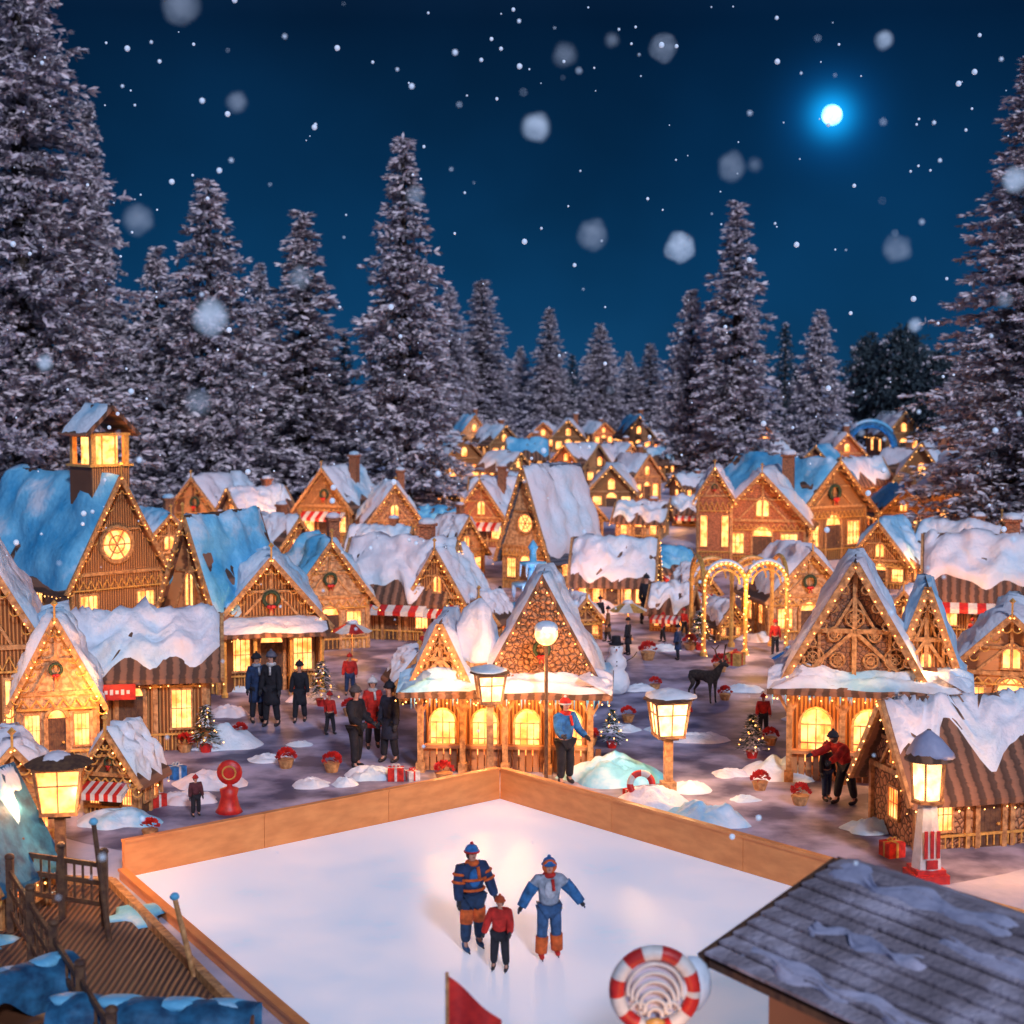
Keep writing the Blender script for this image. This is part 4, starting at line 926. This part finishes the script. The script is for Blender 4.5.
def reindeer():
    p=G(705,702); root=empty('reindeer',p,40,'dark brown reindeer standing alone on the plaza','reindeer'); mt=mat('reindeer_coat',(.06,.045,.04),(.02,.015,.015),12,.9,.3)
    vs=[(0,.55,.98),(0,.2,.93),(0,-.25,.95),(0,-.5,1.05),(0,-.72,1.35),(0,-.86,1.5),(0,-1.1,1.42)]; ed=[(i,i+1) for i in range(6)]; rd=[.17,.2,.23,.19,.11,.10,.055]
    for sg in (-1,1):
        o=len(vs); vs+=[(sg*.13,.55,.82),(sg*.14,.45,.62),(sg*.14,.66,.36),(sg*.14,.62,.06),(sg*.14,.57,.02)]; ed+=[(0,o),(o,o+1),(o+1,o+2),(o+2,o+3),(o+3,o+4)]; rd+=[.13,.085,.04,.032,.035]
        o=len(vs); vs+=[(sg*.13,-.36,.78),(sg*.13,-.36,.45),(sg*.13,-.38,.06),(sg*.13,-.42,.02)]; ed+=[(2,o),(o,o+1),(o+1,o+2),(o+2,o+3)]; rd+=[.10,.045,.03,.035]
    o=len(vs); vs+=[(0,.78,.98)]; ed+=[(0,o)]; rd+=[.04]
    skin('body',vs,ed,rd,mt,root,2,1)
    m=MB()
    for sg in (-1,1):
        m.path([(sg*.05,-.84,1.56),(sg*.18,-.72,1.75),(sg*.26,-.7,1.98),(sg*.2,-.82,2.15)],.025); m.path([(sg*.18,-.72,1.75),(sg*.24,-.9,1.85)],.02); m.path([(sg*.26,-.7,1.98),(sg*.36,-.6,2.1)],.018)
    m.build('antlers',W['dark'],root)
    m=MB()
    for sg in (-1,1): m.ball((sg*.12,-.82,1.56),.05,6,(1.6,.6,.8))
    m.build('ears',mt,root); root.scale=(.8,.8,.8)
reindeer()
def snowman():
    p=G(616,694); root=empty('snowman',p,0,'white snowman with dark hat on the plaza behind the snow bank','snowman')
    m=MB(); m.lathe([(.2,0),(.38,.12),(.42,.35),(.34,.6),(.24,.7),(.31,.85),(.3,1.02),(.17,1.16),(.2,1.25),(.21,1.36),(.12,1.5),(.02,1.53)],n=16,wob=.06); m.build('body',W['snow'],root,smooth=True)
    m=MB(); m.lathe([(.22,1.46),(.22,1.49),(.14,1.5),(.13,1.7),(.02,1.71)],n=14); m.build('hat',cloth(BLK),root)
    m=MB(); m.tube((0,-.2,1.34),(0,-.38,1.32),.025,.005,6); m.build('nose',cloth(ORG),root)
    m=MB(); 
    for q in ((-.07,-.19,1.4),(.07,-.19,1.4),(0,-.31,1.0),(0,-.31,.88)): m.ball(q,.02,5)
    m.build('coal_buttons',W['eye'],root)
    m=MB(); m.path([(.28,0,.95),(.5,-.05,1.1),(.6,-.05,1.25)],.015); m.path([(-.28,0,.95),(-.5,-.05,1.05),(-.62,-.08,1.2)],.015); m.build('stick_arms',W['bark'],root)
snowman()
# round red ornament left of the rink
p=G(230,812); root=empty('round_red_ornament',p,0,'round red disc ornament on a red draped stand left of the rink','ornament')
m=MB(); m.lathe([(.30,0),(.24,.1),(.17,.35),(.2,.5),(.06,.55),(.05,.62)],n=14,wob=.2); m.build('stand',W['red'],root,smooth=True)
m=MB(); m.lathe([(.05,-.06),(.24,-.05),(.27,0),(.24,.05),(.05,.06)],n=20); m.v=[(x,z,y+.85) for x,y,z in m.v]; m.build('disc',W['red'],root,smooth=True)
m=MB(); m.torus((0,-.06,.85),.14,.02,(1,0,0),(0,0,1),16,5); m.build('gold_ring',W['gold'],root)

def gift(label,px,py,s_,c1,c2):
    p=G(px,py); root=empty('gift_box',p,rnd.uniform(0,60),label,'gift box','wrapped gift boxes')
    m=MB(); m.box((0,0,s_*.4),(s_,s_,s_*.8)); m.build('box',cloth(c1),root)
    m=MB(); m.box((0,0,s_*.405),(s_*.16,s_*1.02,s_*.82)); m.box((0,0,s_*.406),(s_*1.024,s_*.16,s_*.824)); m.torus((s_*.13,0,s_*.9),s_*.12,s_*.035,(1,0,0),(0,0,1),10,5); m.torus((-s_*.13,0,s_*.9),s_*.12,s_*.035,(1,0,0),(0,0,1),10,5); m.build('ribbon',cloth(c2),root)
for a in [('red gift box with white ribbon at the foot of the kiosk group',396,780,.36,RED,WHT),('white gift box with red ribbon right of the kiosk group',412,780,.28,WHT,RED),('red gift box on the snow left of the plaza lantern',632,800,.3,RED,WHT),
          ('blue gift box by the shop with the red sign',176,778,.36,BLU,WHT),('red gift box by the left stall in the snow',156,806,.34,RED,WHT),('red gift box beside the thatched hut',892,856,.36,RED,(.7,.4,.1)),('golden gift box beneath the arch pavilion',735,665,.5,(.7,.4,.1),RED)]: gift(*a)
# red flower pots
def flowers(label,px,py,sz):
    p=G(px,py); root=empty('red_flower_pot',p,rnd.uniform(0,90),label,'flower pot','pots of red flowers in the lanes')
    m=MB(); m.lathe([(sz*.25,0),(sz*.38,sz*.4),(sz*.34,sz*.4)],n=10); m.build('pot',W['beam'],root)
    m=MB(); rr=random.Random(int(px*3))
    for i in range(60):
        a=rr.random()*6.28; e=rr.uniform(.1,1.4); R=sz*.5; c=Vector((math.cos(a)*math.cos(e)*R*.8,math.sin(a)*math.cos(e)*R*.8,sz*.45+math.sin(e)*R*.8)); d=(c-Vector((0,0,sz*.4))).normalized(); sd=d.cross(Vector((rr.random(),rr.random(),rr.random()))).normalized()*sz*.12
        m.add([c-sd,c+d*sz*.12-sd*.2,c+sd,c-d*sz*.08],[(0,1,2,3)])
    m.build('blossoms',W['red'],root,recalc=False)
fp=[(444,782),(332,772),(300,700),(286,768),(590,745),(628,722),(655,690),(684,720),(725,700),(770,745),(800,805),(760,790),(458,628),(500,632),(560,650),(648,660),(720,672),(350,716),(240,738),(185,752),(955,760),(900,800),(150,838),(580,608),(690,650),(265,700)]
for i,(x,y) in enumerate(sorted(fp)): flowers('pot of red flowers, %s from the left among those set along the lanes'%ORD[i],x,y,.42+.12*rnd.random()+ (.15 if y<680 else 0))
def firpot(label,px,py,h):
    p=G(px,py); root=empty('potted_fir',p,0,label,'potted fir','little lit fir trees in pots')
    m=MB(); m.lathe([(h*.1,0),(h*.14,h*.16),(h*.12,h*.16)],n=10); m.build('pot',W['red'],root)
    m=MB(); rr=random.Random(int(px))
    for i in range(420):
        f=rr.random()**.8; z=h*(.17+.8*f); R=h*.32*(1-f)+.02; a=rr.random()*6.28; r_=R*(.5+.5*rr.random()); d=Vector((math.cos(a),math.sin(a),-.4+.5*rr.random())).normalized(); c=Vector((math.cos(a)*r_,math.sin(a)*r_,z)); sd=Vector((-math.sin(a),math.cos(a),0))*h*.03
        m.cur=1 if rr.random()<.35 else 0; m.add([c-sd,c+sd,c+d*h*.13],[(0,1,2)])
    m.build('crown',[W['green'],W['snow']],root,recalc=False)
    m=MB()
    for i in range(14):
        f=i/14; a=i*2.4; R=h*.34*(1-f)+.03; m.octa((R*math.cos(a),R*math.sin(a),h*(.2+.76*f)),.02)
    m.build('string_lights',W['bulb'],root)
for a in [('little lit fir by the porch house steps',322,706,1.3),('little lit fir right of the red-sign shop',206,752,1.2),('little lit fir beside the stone gable kiosk',612,748,1.0),
          ('little lit fir left of the twin-gabled kiosk',752,758,1.1),('little lit fir behind the plaza near the pavilion',700,650,1.4)]: firpot(*a)
for a in [('red and white umbrella behind the group beside the kiosk',352,662,42,RED),('red and white umbrella on the slope left of the ice fountain',462,612,38,RED),('red and white umbrella right of the market hall',688,622,38,RED),
          ('red and white umbrella behind the twin-gabled kiosk, left of two',968,612,40,RED),('red and white umbrella at the right edge behind the kiosk',1000,668,46,RED),('blue and white umbrella between pavilion and kiosk',790,690,44,BLU),('golden and white umbrella in front of the market hall',628,640,40,(.7,.4,.1))]: umbrella(*a)
p=G(640,800); root=empty('striped_wreath',p,0,'red and white striped wreath leaning on the snow by the rink corner','wreath')
m=MB(); m.torus((0,-.3,.42),.24,.07,(1,0,0),(0,.25,.97),24,8,mats=lambda i:(i//3)%2); m.build('ring',[W['red'],W['white']],root,smooth=True)
m=MB(); m.ball((0,-.37,.2),.08,6); m.ball((.1,-.37,.22),.07,6,(1.3,.5,.8)); m.ball((-.1,-.37,.22),.07,6,(1.3,.5,.8)); m.build('bow',W['red'],root,smooth=True)
# lower-left terrace
dk=[AT(-160,880,0),AT(112,893,0),AT(262,1050,0),AT(-200,1080,0)]; c=(dk[0]+dk[1]+dk[2]+dk[3])/4
root=empty('timber_terrace',(c.x,c.y,0),0,'low dark timber terrace filling the lower left corner beside the rink','terrace')
m=MB(); pr=[(q.x-c.x,q.y-c.y) for q in dk]
m.add([(x,y,-.05) for x,y in pr]+[(x,y,.14) for x,y in pr],[(3,2,1,0),(4,5,6,7),(0,1,5,4),(1,2,6,5),(2,3,7,6),(3,0,4,7)]); m.build('deck',mat('dark_deck',(.20,.10,.06),(.05,.03,.035),2.2,.6,.8,'wave',(1.4,.5,1)),root)
m=MB()
for i in range(2): a_=Vector((pr[i][0],pr[i][1],.2)); b_=Vector((pr[i+1][0],pr[i+1][1],.2)); m.bar(a_,b_,.14,.14)
m.build('edge_beam',W['beam'],root)
m=MB(); rr=random.Random(8)
for k in range(9):
    u,v=rr.random(),rr.random(); a_=Vector(pr[0]).lerp(Vector(pr[1]),u); b_=Vector(pr[3]).lerp(Vector(pr[2]),u); q=a_.lerp(b_,v*.9+.05); R=rr.uniform(.25,.6); m.lathe([(R,.135),(R*.8,.18),(R*.4,.21),(.02,.22)],(q.x,q.y,0),18,1.0)
m.build('snow_patches',W['bluepale'],root,smooth=True)
def bench(label,px,py,n,yaw,z=.93,zs=.8):
    p=AT(px,py,z); root=empty('cushioned_bench',(p.x,p.y,.14),yaw,label,'bench')
    w=n*.65
    m=MB(); m.box((0,-.1,.42),(w,.6,.07)); m.build('seat',W['plank'],root)
    for sx in (-w/2+.12,w/2-.12):
        for sy in (-.3,.15): m=MB(); m.box((sx,sy,.2),(.09,.09,.4)); m.build('leg',W['dark'],root)
    m=MB(); m.box((0,.22,.7),(w,.06,.5)); m.build('backrest',W['plank'],root)
    m=MB(); vs=[];fs=[]; nu,nv=48,22
    for i in range(nu+1):
        u=i/nu; x=-w/2-.05+(w+.1)*u; dp=.75+.5*noise.noise(Vector((x*1.7,px,0)))
        for j in range(nv+1):
            v=j/nv; t=v*2.6
            if t<.9: y=.48-.06*math.sin(t*3); z_=1.07-.72*dp*(1-t/.9)
            elif t<1.6: q=(t-.9)/.7; y=.45-.62*q; z_=1.07+.13*math.sin(q*PI)
            else: q=(t-1.6)*dp; y=-.17-.10*q; z_=1.07-.62*q
            fold=.09*noise.noise(Vector((x*2.6,v*2,px*.1)))+.05*math.sin(x*7+v*3+2*noise.noise(Vector((x,0,px))))
            vs.append((x,y-fold,z_+fold*.9))
    for i in range(nu):
        for j in range(nv): k=i*(nv+1)+j; fs.append((k,k+1,k+nv+2,k+nv+1))
    m.add(vs,fs); bl=m.build('draped_blanket',W['blue'],root,smooth=True)
    for k in range(n):
        xx=-w/2+.325+k*.65+rnd.uniform(-.1,.1)
        m=MB(); m.lathe([(.01,.20),(.16,.18),(.24,.12),(.27,.02)],(0,0,0),14,.9); m.v=[(xx+x*rnd.uniform(1.2,1.3),.14+y*.6,1.08+z_*.7) for x,y,z_ in m.v]; m.build('snow_lump',W['bluepale'],bl,smooth=True)
    root.scale=(1,1,zs)
bench('wooden bench under a frosty blue blanket at the bottom left',150,1016,4,-6)
bench('shorter wooden bench with blue blanket near the left railing',12,985,3,50)
a=AT(10,880,1.0); c=AT(112,1040,1.0)
def railing(label,a,c,n):
    root=empty('wooden_railing',(a.x,a.y,.14),0,label,'railing')
    v=Vector((c.x-a.x,c.y-a.y,0))
    for k in range(n):
        m=MB(); q=v*k/(n-1); m.box((q.x,q.y,.6),(.11,.11,1.2)); m.ball((q.x,q.y,1.24),.085,6,(1,1,.7)); m.build('post',W['dark'],root)
    for z_ in (.35,.7,1.0): m=MB(); m.bar(Vector((0,0,z_)),v+Vector((0,0,z_)),.05,.08); m.build('rail',W['dark'],root)
    for k in range((n-1)*5):
        q=v*(k+.5)/((n-1)*5); m=MB(); m.bar((q.x,q.y,.35),(q.x,q.y,1.0),.035); m.build('baluster',W['dark'],root)
railing('dark wooden railing running down the lower left corner',a,c,5)
railing('short dark wooden railing behind the terrace beside the lantern',AT(-20,850,1.1),AT(104,868,1.1),4)
for lb,(x,y),(x2,y2),h_ in (('slanted dark pole leaning left of the large orange lantern',(20,905),(-8,905),2.6),('slanted dark pole between the railing and the rink corner',(110,948),(96,948),1.9),('short slanted orange-brown pole behind the blue bench',(196,985),(176,985),1.2)):
    p0=G(x,y); p1=G(x2,y2); root=empty('leaning_pole',p0+Vector((0,0,.14)),0,lb,'pole')
    m=MB(); m.tube((0,0,-.1),(p1.x-p0.x,0,h_),.05,.04,8); m.build('shaft',W['beam' if 'orange' in lb else 'dark'],root)
    m=MB(); m.ball((p1.x-p0.x,0,h_+.02),.075,7,(1,1,.8)); m.build('snow_cap',W['bluepale'],root,smooth=True)

# ------------------------------------------------------------------ falling snow + star
def flake(name,a,es):
    sm,nt,b=new_mat(name); N=nt.nodes; L=nt.links
    lw=N.new('ShaderNodeLayerWeight'); lw.inputs['Blend'].default_value=.5
    iv=N.new('ShaderNodeMapRange'); iv.inputs['From Min'].default_value=0; iv.inputs['From Max'].default_value=.92; iv.inputs['To Min'].default_value=a; iv.inputs['To Max'].default_value=0
    L.new(lw.outputs['Facing'],iv.inputs['Value']); tc=N.new('ShaderNodeTexCoord'); nn=N.new('ShaderNodeTexNoise'); nn.inputs['Scale'].default_value=14; L.new(tc.outputs['Object'],nn.inputs['Vector'])
    ml=N.new('ShaderNodeMath'); ml.operation='MULTIPLY'; m2=N.new('ShaderNodeMapRange'); m2.inputs['From Min'].default_value=.3; m2.inputs['From Max'].default_value=.7; m2.inputs['To Min'].default_value=.6; m2.inputs['To Max'].default_value=1.3
    L.new(nn.outputs['Fac'],m2.inputs['Value']); L.new(iv.outputs['Result'],ml.inputs[0]); L.new(m2.outputs['Result'],ml.inputs[1]); ml.use_clamp=True
    L.new(ml.outputs[0],b.inputs['Alpha']); b.inputs['Base Color'].default_value=(.8,.85,.95,1); b.inputs['Emission Color'].default_value=(.45,.68,.9,1); b.inputs['Emission Strength'].default_value=es; return sm  # emission stands in for the light the flakes would catch
sm=flake('falling_flake',.42,.35); sm3=flake('faint_flake',.14,.3)
sm2,nt,b=new_mat('small_flake'); b.inputs['Base Color'].default_value=(.85,.9,1,1); b.inputs['Emission Color'].default_value=(.45,.72,1,1); b.inputs['Emission Strength'].default_value=.25  # small flakes also emit, in place of light falling on them
m=MB()
for (x,y,r_,k) in [(536,127,15,0),(680,247,16,0),(732,167,15,2),(237,102,11,2),(663,48,15,2),(138,219,16,2),(210,317,18,0),(199,403,14,2),(593,234,16,2),(897,249,15,2),(1015,180,13,0),(884,40,9,0),(612,40,7,2),(300,278,12,2),(45,363,8,0),(415,195,10,2),(180,5,20,2),(1010,560,13,2),(755,165,6,2),(565,55,12,2),(1005,300,9,2),(915,325,7,0)]:
    m.cur=k; t=rnd.uniform(9,18); c=PT(x,y,t); o_=len(m.v); m.ball(c,r_*t/FPX,12)
    for q in range(o_,len(m.v)):
        vv=Vector(m.v[q])-c; f_=1+.2*noise.noise(vv.normalized()*1.6+Vector((x,y,0))); m.v[q]=tuple(c+vv*f_)
m.cur=1
for i in range(340):
    x=rnd.uniform(0,1024); y=rnd.uniform(0,1)**1.15*(620 if i%5 else 900); t=rnd.uniform(10,60 if y<560 else 26); r_=rnd.choice([.7,.9,1.1,1.4,1.7,2.1,3.0]); 
    c=PT(x,y,t)
    if c.z<.5: continue
    m.ball(c,r_*t/FPX,5)
o=m.build('falling_snow',[sm,sm2,sm3],smooth=True,recalc=False); tag(o,'white snowflakes drifting down across the night sky','snow',kind='stuff')
sp=PT(832,115,1500); m=MB(); m.ball((0,0,0),9.0,16); o=m.build('bright_star',W['star'],smooth=True); o.location=sp; tag(o,'single brilliant blue-white star glowing high in the right of the sky','star')

# ------------------------------------------------------------------ world, moon, camera
w=bpy.data.worlds.new('World'); scene.world=w; w.use_nodes=True; nt=w.node_tree; N=nt.nodes; L=nt.links
bg=N['Background']; tc=N.new('ShaderNodeTexCoord'); nz=N.new('ShaderNodeVectorMath'); nz.operation='NORMALIZE'; L.new(tc.outputs['Generated'],nz.inputs[0])
sx=N.new('ShaderNodeSeparateXYZ'); L.new(nz.outputs['Vector'],sx.inputs[0]); r=N.new('ShaderNodeValToRGB'); cr=r.color_ramp
cr.elements[0].position=0; cr.elements[0].color=(.005,.055,.145,1); cr.elements[1].position=1; cr.elements[1].color=(.045,.08,.18,1)
for p_,c_ in ((.05,(.003,.044,.125,1)),(.12,(.0018,.028,.085,1)),(.21,(.001,.011,.036,1)),(.35,(.012,.025,.065,1)),(.6,(.045,.08,.18,1))):
    e=cr.elements.new(p_); e.color=c_
L.new(sx.outputs['Z'],r.inputs['Fac'])
ns=N.new('ShaderNodeTexNoise'); ns.inputs['Scale'].default_value=4; ns.inputs['Detail'].default_value=4; L.new(nz.outputs['Vector'],ns.inputs['Vector'])
mr=N.new('ShaderNodeMapRange'); mr.inputs['From Min'].default_value=.3; mr.inputs['From Max'].default_value=.7; mr.inputs['To Min'].default_value=.65; mr.inputs['To Max'].default_value=1.35; L.new(ns.outputs['Fac'],mr.inputs['Value'])
sc=N.new('ShaderNodeVectorMath'); sc.operation='SCALE'; L.new(r.outputs['Color'],sc.inputs[0]); L.new(mr.outputs['Result'],sc.inputs['Scale'])
sd=(sp-Vector((0,0,CAMH))).normalized()
dt=N.new('ShaderNodeVectorMath'); dt.operation='DOT_PRODUCT'; L.new(nz.outputs['Vector'],dt.inputs[0]); dt.inputs[1].default_value=sd
prev=sc.outputs['Vector']
for pw,cc in ((16000,(.005,.42,.95)),(4000,(.001,.06,.22)),(120,(.0,.006,.022))):
    q=N.new('ShaderNodeMath'); q.operation='POWER'; L.new(dt.outputs['Value'],q.inputs[0]); q.inputs[1].default_value=pw; q.use_clamp=True
    s2=N.new('ShaderNodeVectorMath'); s2.operation='SCALE'; s2.inputs[0].default_value=cc; L.new(q.outputs[0],s2.inputs['Scale'])
    ad=N.new('ShaderNodeVectorMath'); ad.operation='ADD'; L.new(prev,ad.inputs[0]); L.new(s2.outputs['Vector'],ad.inputs[1]); prev=ad.outputs['Vector']
L.new(prev,bg.inputs['Color']); bg.inputs['Strength'].default_value=1
s=bpy.data.lights.new('moonlight','SUN'); s.energy=2.0; s.color=(.76,.80,1); s.angle=math.radians(6); so=bpy.data.objects.new('moonlight',s); COL.objects.link(so)
so.rotation_euler=Vector((-.24,.82,-.50)).to_track_quat('-Z','Y').to_euler()
cd=bpy.data.cameras.new('camera'); co=bpy.data.objects.new('camera',cd); COL.objects.link(co); co.location=(0,0,CAMH); co.rotation_euler=(PI/2-PITCH,0,0)
cd.sensor_width=36; cd.lens=36*FPX/1024; cd.clip_end=4000; cd.dof.use_dof=True; cd.dof.focus_distance=36; cd.dof.aperture_fstop=.8
scene.camera=co
scene.view_settings.view_transform='Standard'; scene.view_settings.look='None'
